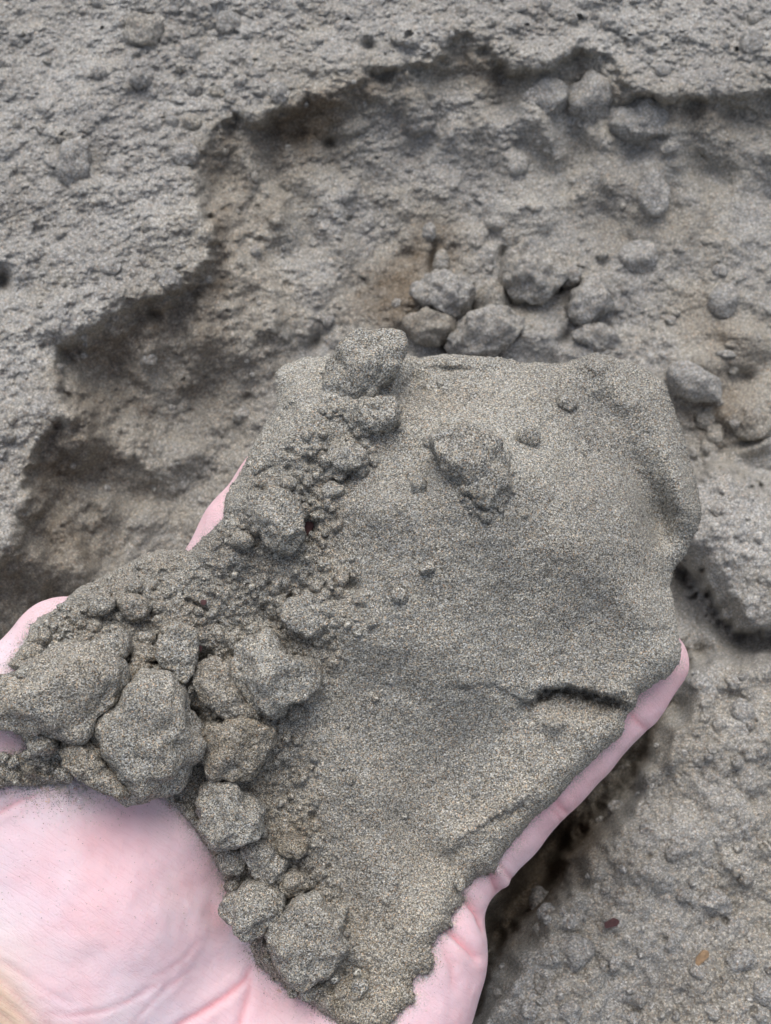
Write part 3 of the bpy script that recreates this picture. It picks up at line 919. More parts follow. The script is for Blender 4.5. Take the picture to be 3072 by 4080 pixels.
# (label, outline, half thickness mm, lift, level, damp)
held = [
    ('tall rough clod standing up over the top edge of the held sand', c4([(560, 240), (640, 195), (720, 140), (850, 108), (960, 130), (1012, 200), (1015, 270), (970, 345), (930, 415), (870, 485), (830, 560), (740, 575), (690, 610), (640, 650), (540, 650), (475, 590), (485, 480), (520, 350)]), 5.0, .38, 5, -.15),
    ('knobbly lump just below the tall clod on the heap', c4([(740, 570), (850, 565), (930, 560), (965, 620), (985, 680), (940, 750), (860, 790), (760, 780), (690, 740), (665, 680), (700, 620)]), 3.4, .3, 5, -.1),
    ('low worn lump in the middle of the heap\'s sloping shoulder', c4([(500, 930), (580, 905), (700, 875), (780, 915), (800, 980), (740, 1010), (640, 1045), (560, 1015)]), 2.2, .25, 4, 0),
    ('crumbly knob with a dark hole at its side, on the shoulder slope', c4([(60, 1190), (200, 1160), (300, 1250), (340, 1400), (350, 1470), (310, 1520), (240, 1575), (130, 1540), (60, 1450), (40, 1300)]), 4.2, .2, 5, 0),
    ('large embedded oblong lump on the smooth face of the heap', [(1743, 1715), (1844, 1690), (1936, 1716), (2005, 1789), (2030, 1899), (2005, 2001), (1936, 2038), (1881, 1991), (1844, 1918), (1770, 1862), (1731, 1789)], 4.6, .3, 5, .05),
    ('big rounded lump with a cracked top in the middle of the rubble', c2([(375, 640), (390, 520), (440, 430), (550, 378), (640, 378), (685, 430), (730, 500), (800, 540), (880, 530), (932, 590), (922, 690), (880, 780), (780, 825), (680, 880), (600, 900), (520, 880), (430, 780), (385, 720)]), 6.0, .32, 5, 0),
    ('lump wedged above the big rounded lump in the rubble', c2([(730, 170), (860, 118), (960, 130), (1000, 200), (1012, 330), (980, 400), (900, 395), (820, 345), (740, 310), (705, 240)]), 3.6, .3, 5, 0),
    ('brown crumbly clod below the big rounded lump', c2([(140, 1060), (220, 990), (350, 945), (500, 950), (620, 1000), (652, 1100), (610, 1180), (560, 1255), (480, 1310), (380, 1345), (270, 1300), (200, 1220), (155, 1150)]), 5.0, .3, 5, .55),
    ('rough brownish ledge under the big rounded lump', c2([(95, 640), (200, 555), (330, 555), (390, 700), (430, 800), (520, 890), (560, 925), (480, 965), (350, 930), (250, 850), (150, 740)]), 4.0, .4, 5, .35),
    ('upright oblong clod between the triangular clod and the heap', c1([(1090, 540), (1180, 488), (1270, 508), (1302, 600), (1295, 720), (1262, 835), (1200, 855), (1130, 800), (1078, 720), (1072, 620)]), 4.5, .5, 5, 0),
    ('large triangular clod tilted over the ball of the thumb', c1([(1000, 770), (1100, 822), (1205, 872), (1230, 960), (1258, 1080), (1306, 1250), (1308, 1350), (1255, 1515), (1050, 1595), (900, 1615), (760, 1560), (640, 1420), (570, 1300), (590, 1210), (700, 1060), (800, 980), (850, 885)]), 7.5, .5, 5, .1),
    ('crumbly brown-speckled ledge at the foot of the large triangular clod', c1([(360, 1225), (480, 1222), (570, 1240), (660, 1320), (760, 1450), (860, 1560), (850, 1622), (740, 1595), (640, 1535), (560, 1478), (480, 1392), (385, 1312)]), 5.0, .55, 5, .4),
    ('broad flat clod lying on the thumb, cut by the photo edge', c1([(-220, 860), (-80, 842), (0, 840), (140, 800), (200, 755), (300, 680), (420, 640), (520, 628), (640, 665), (740, 735), (822, 800), (830, 900), (780, 1000), (690, 1085), (620, 1170), (550, 1240), (470, 1232), (340, 1210), (200, 1200), (100, 1190), (0, 1150), (-200, 1110)]), 5.0, .55, 5, .25),
    ('pale lump behind the broad flat clod', c1([(620, 590), (720, 545), (830, 558), (862, 600), (835, 680), (760, 722), (700, 742), (630, 705), (598, 640)]), 3.4, .55, 4, 0),
    ('round brownish ball in the crumbs above the thumb clods', c1([(770, 330), (830, 288), (920, 288), (982, 330), (995, 390), (940, 435), (850, 435), (790, 395)]), 2.9, .5, 4, .3),
    ('small wedge on top of the round brownish ball', c1([(835, 222), (870, 205), (920, 198), (952, 240), (930, 278), (860, 278)]), 1.7, .5, 4, .1),
    ('lumpy pale crumb beside the round brownish ball', c1([(615, 330), (680, 288), (752, 310), (755, 370), (700, 405), (620, 412), (596, 370)]), 2.2, .45, 4, .1),
    ('small pale crumb over the dark hole behind the triangular clod', c1([(915, 545), (980, 525), (1035, 560), (1012, 605), (960, 615), (908, 585)]), 1.7, .6, 4, .1),
    ('shaded clod sunk in the dark hole behind the triangular clod', c1([(870, 645), (960, 618), (1052, 650), (1045, 705), (980, 735), (880, 700)]), 2.2, .3, 4, .35),
    ('brown crumb wedged between the two large thumb clods', c1([(825, 785), (900, 728), (982, 738), (995, 790), (910, 850), (850, 892), (798, 850)]), 3.0, .7, 4, .6),
    ('grey shaded lump under the broad flat clod', c1([(190, 1215), (350, 1215), (378, 1300), (310, 1345), (215, 1315)]), 2.4, .4, 4, .2),
    ('tiny olive dab of sand stuck on the skin at the photo edge', c1([(-30, 1600), (20, 1575), (80, 1585), (92, 1615), (40, 1645), (-20, 1640)]), 1.0, .3, 4, .5),
    ('smooth grey clod against the ball of the thumb', c3([(180, 90), (280, 58), (420, 118), (455, 190), (562, 250), (572, 330), (540, 395), (450, 442), (400, 485), (270, 495), (220, 440), (148, 330), (148, 240)]), 5.0, .6, 5, -.05),
    ('oblong pale clod below the smooth grey clod', c3([(430, 465), (540, 438), (620, 478), (690, 540), (742, 600), (722, 680), (640, 735), (560, 705), (508, 640), (480, 560)]), 4.0, .45, 5, .1),
    ('shaded lump tucked beside the oblong pale clod', c3([(268, 560), (350, 508), (450, 520), (472, 580), (440, 652), (380, 672), (308, 632)]), 2.6, .35, 4, .25),
    ('pointed clod poking out over the ball of the thumb', c3([(262, 940), (340, 865), (450, 768), (560, 738), (645, 790), (705, 880), (692, 950), (620, 1000), (540, 1042), (430, 1062), (365, 1020)]), 4.4, .75, 5, .05),
    ('large lump near the wrist end of the heap', c3([(640, 985), (700, 945), (790, 880), (900, 828), (1005, 895), (1095, 1000), (1110, 1130), (1085, 1250), (1000, 1315), (910, 1345), (880, 1395), (800, 1395), (718, 1335), (655, 1250), (616, 1150), (625, 1050)]), 5.5, .22, 5, .15),
    ('dark brown crumb behind the oblong pale clod', c3([(678, 445), (770, 418), (862, 468), (865, 530), (790, 555), (695, 520)]), 2.6, .4, 4, .7),
    ('dark crumb lump between pointed clod and large wrist-end lump', c3([(690, 690), (790, 650), (880, 700), (870, 770), (780, 820), (700, 780)]), 2.4, .35, 4, .45),
    ('rounded lump at the lowest tip of the heap by the palm', c3([(830, 1420), (900, 1405), (950, 1440), (940, 1490), (880, 1510), (835, 1480)]), 1.8, .5, 4, .25),
    ('small pale crumb at the heap\'s lowest tip by the palm', c3([(745, 1440), (790, 1425), (815, 1455), (790, 1480), (750, 1475)]), 1.2, .5, 4, .1),
]
# sand packed up against each clod, so that it sits in the heap and not on it
MOUNDS = []
for lab, pts, t, lift, lev, dmp in held:
    mx_ = sum(p[0] for p in pts) / len(pts); my_ = sum(p[1] for p in pts) / len(pts)
    mr_ = np.mean([math.hypot(x - mx_, y - my_) for x, y in pts])
    MOUNDS.append((mx_, my_, mr_ * 1.08, t * (.42 if lift < .45 else .22)))

hsm = Lookup(-300, 1150, 3000, 4400, 20)
hsm.a = blur(np.minimum(arr, .208), 90).astype(np.float32)
hmk = Lookup(-300, 1150, 3000, 4400, 20)
hmk.a = blur(mask.astype(np.float32), 3)
LS = 3.1
lx = np.arange(-190, 2850, LS, dtype=np.float32)
ly = np.arange(1370, 4160, LS, dtype=np.float32)
LX, LY = np.meshgrid(lx, ly)
ox = LX + 7 * noise2(LX / 13 + 77, LY / 13) * sstep(3300, 3600, LY) + 6 * noise2(LX / 70, LY / 70) + 3 * noise2(LX / 22, LY / 22) + 4 * noise2(LX / 8, LY / 8)
oy = LY + 7 * noise2(LX / 13, LY / 13 + 77) * sstep(3300, 3600, LY) + 6 * noise2(LX / 70 + 40, LY / 70) + 3 * noise2(LX / 22 + 40, LY / 22) + 4 * noise2(LX / 8 + 40, LY / 8)
LSD = sdf_poly(ox, oy, HEAP)
T = tk(LX, LY)
near_skin = np.clip(sstep(190, 15, LSD) * hmk(LX, LY), 0, 1)
D0 = hsm(LX, LY) * (1 - near_skin) + hd(LX, LY) * near_skin
D_true = np.where(hmk(LX, LY) > .5, hd(LX, LY), 1.0)
mmpx = 1000 * .185 / F_PX
R = np.maximum(T / mmpx * .85, 30 + 60 * sstep(3350, 3550, LY))
q = np.clip(LSD / R, 0, 1)
prof = np.sqrt(np.maximum(0, 1 - (1 - q) ** 2))
edge = .05 + .40 * sstep(5, 11, T)
top = T * (edge + (1 - edge) * prof)
for cx, cy, rx, ry, ang, amp in [
    (1790, 1475, 85, 16, 2, -1.5), (1640, 1530, 50, 60, 20, -2.5), (1780, 1570, 240, 80, 5, -1.3), (2000, 1490, 120, 60, 0, -1.5),
    (2570, 1960, 70, 200, -22, -3.0), (2630, 2080, 65, 110, -10, -2.2), (2345, 1800, 150, 125, 25, -1.5), (2420, 1650, 120, 60, 40, -1.2),
    (2330, 2180, 120, 300, -32, .9), (2560, 2430, 90, 150, -20, 1.8), (2700, 1900, 50, 160, -15, 1.6), (2380, 1450, 70, 50, 0, 1.6),
    (1500, 2050, 130, 130, 0, 1.5), (1200, 1700, 120, 160, 20, 1.2), (1640, 3330, 70, 170, -40, -1.2), (1760, 3450, 80, 110, -40, -1.0),
    (1480, 3180, 80, 170, -35, 1.4), (1500, 3420, 110, 170, -30, 1.2), (2209, 2886, 34, 34, 0, 1.4), (2280, 2890, 140, 60, 15, .8),
    (1850, 3330, 90, 40, -30, 1.2), (1700, 3640, 90, 120, 20, .8), (1420, 3880, 60, 40, 0, -1.5), (1560, 3920, 50, 50, 0, -.8),
    (1400, 2330, 40, 30, 30, -2.0), (1218, 2110, 36, 46, 20, -4.5), (1370, 1890, 40, 22, 0, -1.6), (1010, 2620, 90, 60, -30, -2.5), (800, 2640, 60, 40, 0, -4.5),
    (640, 2650, 40, 40, 0, -4.5), (500, 2650, 40, 20, 20, -2), (770, 2880, 40, 90, -30, -4), (760, 3060, 60, 110, 10, -4), (830, 3180, 50, 80, 0, -4), (1010, 3730, 60, 60, 0, -3),
    (1085, 3700, 30, 60, 20, -4), (1130, 3120, 60, 80, 0, -2), (920, 2850, 40, 60, -35, -3)]:
    c, s = math.cos(math.radians(ang)), math.sin(math.radians(ang))
    a = (LX - cx) * c + (LY - cy) * s
    b = -(LX - cx) * s + (LY - cy) * c
    top += (1.9 if max(rx, ry) > 90 else 1.35) * amp * np.exp(-(a / rx) ** 2 - (b / ry) ** 2)
wlx = LX + 10 * noise2(LX / 28, LY / 28) + 5 * noise2(LX / 10, LY / 10)
wly = LY + 10 * noise2(LX / 28 + 9, LY / 28) + 5 * noise2(LX / 10 + 9, LY / 10)
for pts, amp, L, w0, w1 in [(CRACK_A, 4.6, 170, .10, 1.0), (CRACK_B, .9, 110, .4, .9)]:
    d, sgn, al = seg_dist(wlx, wly, pts)
    sd_ = d * sgn if pts is CRACK_A else d * sgn
    ends = np.clip(np.minimum(al, 1 - al) * 9, 0, 1) if True else 1
    wgt = w0 + (w1 - w0) * sstep(.35, .6, al)
    top -= amp * wgt * ends * sstep(-3, 7, sd_) * np.exp(-np.maximum(sd_, 0) / L)
    top -= (2.1 if pts is CRACK_A else .6) * wgt * ends * np.exp(-((sd_ - 16) / 19) ** 2) * (1 + .9 * noise2(LX / 22, LY / 22))
    top += .7 * wgt * ends * np.exp(-((sd_ + 22) / 30) ** 2)
for pts, amp, wd in [([(1765, 1850), (1790, 1895), (1825, 1915), (1832, 1930)], 1.2, 5), ([(1880, 1990), (1888, 2008), (1900, 2020)], 1.3, 6),
                     ([(1160, 2610), (1205, 2612), (1240, 2622)], 1.4, 6), ([(1200, 2560), (1200, 2610)], 1.0, 5),
                     ([(2330, 1820), (2340, 1860), (2352, 1890)], .7, 6), ([(740, 2390), (790, 2410), (830, 2440)], 1.5, 7), ([(870, 2480), (900, 2500)], 1.2, 6)]:
    d, _, al = seg_dist(LX + 4 * noise2(LX / 14, LY / 14), LY, pts)
    top -= amp * np.exp(-(d / wd) ** 2)
RUBBLE = [(1200, 1700), (1380, 1850), (1300, 2150), (1440, 2350), (1330, 2650), (1150, 2850), (1230, 3150), (1300, 3350), (1350, 3600), (1480, 3900),
          (1450, 4150), (1000, 4000), (800, 3400), (500, 3200), (-300, 3200), (-300, 2500), (500, 2150), (900, 2050), (1000, 1800)]
rsd = sdf_poly(LX, LY, RUBBLE)
rub = (.8 * sstep(-60, 90, rsd) + .2 * sstep(-520, 0, rsd)) * sstep(0, 25, LSD)
rub = np.maximum(rub, .8 * np.exp(-((LX - 1780) / 260) ** 2 - ((LY - 1560) / 90) ** 2))
rub = np.maximum(rub, .7 * np.exp(-((LX - 2330) / 220) ** 2 - ((LY - 2790) / 60) ** 2))
grow = sstep(0, 60, LSD)
top += grow * (.5 * fbm2(LX / 190, LY / 190, 3) + .16 * fbm2(LX / 45, LY / 45, 3)) + rub * (.9 * fbm2(LX / 90, LY / 90, 3) + .35 * fbm2(LX / 24, LY / 24, 3))
for mx_, my_, mr_, mh_ in MOUNDS:
    top += mh_ * np.exp(-(((LX - mx_) ** 2 + (LY - my_) ** 2) / (mr_ * mr_)) ** 2)
# a lattice of crumbs pressed into the loose part
ts = top.copy()
for _ in range(6500):
    i = rng.integers(0, LX.shape[1]); j = rng.integers(0, LX.shape[0])
    if rng.random() > rub[j, i] ** 1.5 + .018 * (LSD[j, i] > 40):
        continue
    r_ = 9 * (42 / 9) ** (rng.random() ** 2.2)
    if rub[j, i] < .3:
        r_ *= .6
    k = int(r_ * 1.4 / LS) + 2
    sl = (slice(max(j - k, 0), j + k + 1), slice(max(i - k, 0), i + k + 1))
    du = LX[sl] - LX[j, i]; dv = LY[sl] - LY[j, i]
    th = rng.uniform(0, 6.28); el = rng.uniform(.72, 1)
    a = du * math.cos(th) + dv * math.sin(th); b = (-du * math.sin(th) + dv * math.cos(th)) / el
    ang = np.arctan2(b, a)
    rr = r_ * (1 + .13 * np.sin(2 * ang + rng.uniform(0, 6)) + .1 * np.sin(3 * ang + rng.uniform(0, 6)) + .05 * np.sin(8 * ang + rng.uniform(0, 6)))
    qq = 1 - (a * a + b * b) / (rr * rr)
    m = (qq > 0) & (LSD[sl] > 4)
    cap = r_ * mmpx * (np.sqrt(np.maximum(qq, 0)) * .9 - rng.uniform(.2, .5))
    top[sl] = np.where(m, np.maximum(top[sl], .5 * ts[sl] + .5 * ts[j, i] + cap), top[sl])
for lab, pts, t, lift, lev, dmp in held:
    cp = chaikin(pts, 1)
    per = sum(math.dist(cp[k], cp[k - 1]) for k in range(len(cp)))
    for _ in range(int(per / 9)):
        k = rng.integers(0, len(cp))
        w_ = rng.random()
        cx = cp[k][0] * w_ + cp[k - 1][0] * (1 - w_) + rng.normal(0, 16); cy = cp[k][1] * w_ + cp[k - 1][1] * (1 - w_) + rng.normal(0, 16)
        i = int((cx - lx[0]) / LS); j = int((cy - ly[0]) / LS)
        if not (12 < i < LX.shape[1] - 12 and 12 < j < LX.shape[0] - 12) or LSD[j, i] < 12:
            continue
        r_ = 7 * (30 / 7) ** (rng.random() ** 1.8)
        k2 = int(r_ * 1.2 / LS) + 2
        sl = (slice(max(j - k2, 0), j + k2 + 1), slice(max(i - k2, 0), i + k2 + 1))
        qq = 1 - ((LX[sl] - cx) ** 2 + (LY[sl] - cy) ** 2) / r_ ** 2
        m = (qq > 0) & (LSD[sl] > 4)
        top[sl] = np.where(m, np.maximum(top[sl], ts[j, i] + r_ * mmpx * (np.sqrt(np.maximum(qq, 0)) + rng.uniform(-.2, .5))), top[sl])
for _ in range(500):
    i = rng.integers(0, LX.shape[1]); j = rng.integers(0, LX.shape[0])
    if rng.random() > rub[j, i] ** 2:
        continue
    r_ = rng.uniform(8, 22)
    k = int(r_ * 1.2 / LS) + 2
    sl = (slice(max(j - k, 0), j + k + 1), slice(max(i - k, 0), i + k + 1))
    qq = 1 - ((LX[sl] - LX[j, i]) ** 2 + (LY[sl] - LY[j, i]) ** 2) / r_ ** 2
    top[sl] -= np.where(qq > 0, 1.3 * r_ * mmpx * np.maximum(qq, 0), 0)
top += rng.normal(0, .045, top.shape)
top = np.maximum(top, .12 * np.clip(LSD / 10, -1, 1))
# build the shell: top sheet, and an underside that turns in below the rim
IN = LSD > 0
# vertices just outside the outline are drawn onto it
gyx = np.gradient(LSD, LS)
gx_, gy_ = gyx[1], gyx[0]
gl = np.hypot(gx_, gy_) + 1e-6
PX = np.where(LSD < 0, LX + gx_ / gl * -LSD, LX)
PY = np.where(LSD < 0, LY + gy_ / gl * -LSD, LY)
near_rim = LSD > -LS * 1.5
cell = IN[:-1, :-1] | IN[1:, :-1] | IN[:-1, 1:] | IN[1:, 1:]
cell &= near_rim[:-1, :-1] & near_rim[1:, :-1] & near_rim[:-1, 1:] & near_rim[1:, 1:]
Dt = D0 - top * .001
Dt = np.where(LSD > 40, np.minimum(Dt, D_true - .0012), Dt)
Pt = ray(PX, PY, Dt)
nid = np.arange(LX.size).reshape(LX.shape)
cf = np.stack([nid[:-1, :-1], nid[1:, :-1], nid[1:, 1:], nid[:-1, 1:]], -1)[cell]
# underside: same lattice, only a band along the rim
bot = np.where(LSD <= 0, np.minimum(top, T * edge) - .05, np.minimum(T * edge * np.sqrt(np.maximum(0, 1 - np.clip(LSD / (.5 * R), 0, 1))) - .6 * np.clip(LSD / 30, 0, 1), top - .3))
Pb = ray(PX, PY, D0 - bot * .001)
band = cell & (LSD[:-1, :-1] < 95)
bf = (np.stack([nid[:-1, :-1], nid[:-1, 1:], nid[1:, 1:], nid[1:, :-1]], -1)[band]) + LX.size
allp = np.concatenate([Pt.reshape(-1, 3), Pb.reshape(-1, 3)])
alf = np.concatenate([cf, bf])
# weld rim: close the hair gap between the two sheets along the outline
use = np.unique(alf)
remap = np.full(len(allp), -1, np.int64); remap[use] = np.arange(len(use))
ldamp = (.35 * rub * sstep(-.2, .5, fbm2(LX / 160, LY / 160, 3)) + .45 * np.exp(-((LX - 1780) / 260) ** 2 - ((LY - 1580) / 80) ** 2)
         +   .12 * np.exp(-((LX - 2600) / 90) ** 2 - ((LY - 2080) / 150) ** 2) + .4 * np.exp(-((LX - 2400) / 180) ** 2 - ((LY - 2800) / 70) ** 2)
         + .25 * sstep(2700, 3500, LY) - .25 * sstep(2200, 1500, LY))
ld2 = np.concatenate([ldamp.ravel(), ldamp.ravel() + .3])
heap_w = to_world(allp[use])
heap = mesh_obj('sand_heap', heap_w, remap[alf], M_SAND, attrs={'damp_shade': ld2[use], 'crumb': np.tile(np.clip(.06 + .6 * rub, 0, 1).ravel(), 2)[use]},
                origin=(heap_w[:, 0].mean(), heap_w[:, 1].mean(), heap_w[:, 2].min()))
tag(heap, 'big smooth-sided mass of moist grey sand filling the open hand', 'sand')
bpy.context.view_layer.update()

# ------------------------------------------------------------------ clods
_ico = {}


def ico(level):
    if level not in _ico:
        bm = bmesh.new()
        bmesh.ops.create_icosphere(bm, subdivisions=level, radius=1.0)
        bm.verts.ensure_lookup_table()
        v = np.array([x.co[:] for x in bm.verts]); f = np.array([[x.index for x in p.verts] for p in bm.faces])
        bm.free()
        _ico[level] = (v / np.linalg.norm(v, axis=1)[:, None], f)
    return _ico[level]


def clod_shape(radius_fun, thick, level, rough_, seed, box=.75, cuts=6):
    """unit directions -> camera-frame offsets in metres; z is towards the lens."""
    v, f = ico(level)
    rs = np.random.default_rng(seed)
    th = np.arctan2(v[:, 1], v[:, 0])
    rho = np.hypot(v[:, 0], v[:, 1])
    rr = radius_fun(th)
    size = rr.mean()
    p = np.stack([rr * np.cos(th) * rho ** box, rr * np.sin(th) * rho ** box, thick * np.sign(v[:, 2]) * np.abs(v[:, 2]) ** box], 1)
    # broken faces
    for _ in range(cuts):
        n = rs.normal(size=3) * (.62, .62, 1); n[2] = abs(n[2]) * .6 + .6; n /= np.linalg.norm(n)
        ext = (p @ n).max()
        lim = ext * rs.uniform(.7, .93)
        over = np.maximum(p @ n - lim, 0)
        p = p - (over * .94)[:, None] * n
    nr = p / (np.linalg.norm(p, axis=1)[:, None] + 1e-9)
    off = rs.uniform(-50, 50, 3)
    m = p * 1000
    sz = size * 1000
    g = (.42 * fbm3(m / sz * 1.5 + off, 3) * sz * rough_
         + sz * .34 * rough_ * (worley3(m / sz * 2.3 + off) - .6)
         + min(1.9, sz * .3) * rough_ * (worley3(m / 1.5 + .6 * off) - .6) * (.6 + noise3(m / 3 + off))
         + .9 * rough_ * (worley3(m / .75 + .3 * off) - .6)
         + rs.normal(0, .035, len(p)))
    return p + nr * (g * .001)[:, None], f


def outline_fun(pts, cx, cy, s):
    pts = chaikin(pts, 1)
    a = np.array([math.atan2(-(y - cy), x - cx) for x, y in pts])
    r_ = np.array([math.hypot(x - cx, y - cy) for x, y in pts])
    o = np.argsort(a)
    a, r_ = a[o], r_[o]
    a = np.concatenate([a - 2 * math.pi, a, a + 2 * math.pi]); r_ = np.tile(r_, 3)
    return lambda t: np.interp(t, a, r_) * s


def add_clod(name, label, cat, surf, mat, pts=None, c=None, rad=None, ang=0, t=None, lift=.35, level=4, rough_=.3, damp_=.2, group=None, box=.75, cuts=6, seed=0, depth=None):
    if pts is not None:
        cx = sum(p[0] for p in pts) / len(pts); cy = sum(p[1] for p in pts) / len(pts)
    else:
        cx, cy = c
    if depth is None:
        ds = []
        for dx, dy in ((0, 0), (12, 0), (-12, 0), (0, 12), (0, -12)):
            q_, _ = cast(surf, cx + dx, cy + dy)
            if q_ is not None:
                ds.append(q_)
        depth = float(np.median(ds)) if ds else .19
    s = depth / F_PX
    if pts is not None:
        fun = outline_fun(pts, cx, cy, s)
        mean = np.mean([math.hypot(x - cx, y - cy) for x, y in pts]) * s
    else:
        ca = math.radians(ang)
        rx, ry = rad
        fun = lambda th: s / np.sqrt((np.cos(th - ca) / rx) ** 2 + (np.sin(th - ca) / ry) ** 2)
        mean = .5 * (rx + ry) * s
    tt = (t * .001) if t else mean * .8
    if surf is ground:
        lift -= .22
        rough_ *= 1.4
    p, f = clod_shape(fun, tt, level, rough_, seed or hash((round(cx), round(cy))) % 9973, box, cuts)
    ctr = ray(cx, cy, depth - lift * tt)
    # keep the drawn outline where the photo has it: the rim lies nearer than the surface
    p[:, :2] *= (depth - lift * tt) / depth
    w = to_world(p + ctr)
    o = np.array([w[:, 0].mean(), w[:, 1].mean(), w[:, 2].min()])
    ob = mesh_obj(name, w, f, mat, attrs={'damp_shade': damp_ + .15 * noise3(p * 300), 'crumb': np.clip(.42 + .35 * noise3(p * 250 + 4), .1, .8)}, origin=o)
    return tag(ob, label, cat, group)


for i, (lab, pts, t, lift, lev, dmp) in enumerate(held):
    nm = 'sand_clod' if t > 2.3 else 'sand_crumb'
    add_clod(nm, lab, 'clod' if t > 2.3 else 'crumb', heap, M_SAND, pts=pts, t=t, lift=lift, level=lev, damp_=dmp, group=HG, seed=100 + i, rough_=.48, cuts=7)
for i, (lab, c, rad, ang, t, lift, dmp) in enumerate([
    ('small round pebble beside the large embedded oblong lump', (2102, 1743), (50, 44), 20, 2.2, .2, -.1),
    ('faint oval pebble lower down beside the large embedded lump', (1669, 1936), (30, 40), 0, 1.5, .15, 0),
    ('small bluish dark pebble near the upper corner of the heap', (2258, 1602), (42, 34), -20, 1.7, .25, .1)]):
    add_clod('pebble', lab, 'pebble', heap, M_SAND, c=c, rad=rad, ang=ang, t=t, lift=lift, damp_=dmp, group='pebbles stuck in the held sand', seed=300 + i, rough_=.2, cuts=3)

GG = 'clods lying on the sand bank'
c5 = lambda p: crop(p, 1500, 850)
gclods = [
    ('wide pale-topped block behind the tall clod of the held sand', c5([(275, 450), (370, 408), (500, 415), (600, 445), (645, 510), (605, 600), (560, 690), (480, 695), (420, 660), (300, 620), (262, 540)]), 9, .5, 0),
    ('brown rounded block under the wide pale-topped block', c5([(195, 700), (320, 650), (430, 670), (500, 705), (535, 760), (470, 850), (360, 872), (250, 855), (188, 780)]), 8, .3, .45),
    ('pale angular block rising behind the top edge of the held sand', c5([(605, 680), (700, 650), (820, 640), (890, 650), (965, 722), (905, 830), (800, 935), (650, 955), (500, 925), (488, 860), (550, 760)]), 10, .5, .1),
    ('brownish lump between the pale blocks and the large boulder clod', c5([(680, 560), (780, 448), (860, 545), (890, 620), (810, 655), (700, 665), (620, 640)]), 6, .35, .35),
    ('large boulder-like clod with a brown lower side in the hollow', c5([(848, 330), (900, 250), (1010, 205), (1110, 245), (1205, 330), (1225, 420), (1190, 520), (1100, 582), (960, 585), (885, 540), (845, 450)]), 10, .5, .15),
    ('small pale knob beside the large boulder-like clod', c5([(1228, 390), (1300, 348), (1352, 380), (1342, 450), (1290, 492), (1228, 460)]), 4.5, .6, 0),
    ('pale three-cornered clod in the hollow, near the boulder-like clod', c5([(1390, 440), (1440, 405), (1492, 480), (1545, 560), (1532, 650), (1430, 702), (1380, 752), (1300, 700), (1268, 610), (1320, 570), (1352, 500)]), 8, .5, 0),
    ('flat grey slab under the pale three-cornered clod', c5([(1275, 810), (1400, 730), (1580, 785), (1660, 880), (1520, 900), (1380, 885)]), 4, .35, .05),
]
for i, (lab, pts, t, lift, dmp) in enumerate(gclods):
    add_clod('soil_clod', lab, 'clod', ground, M_GROUND, pts=pts, t=t, lift=lift, level=5 if i in (0, 2, 4) else 4, damp_=dmp, group=GG, seed=400 + i, rough_=.42)
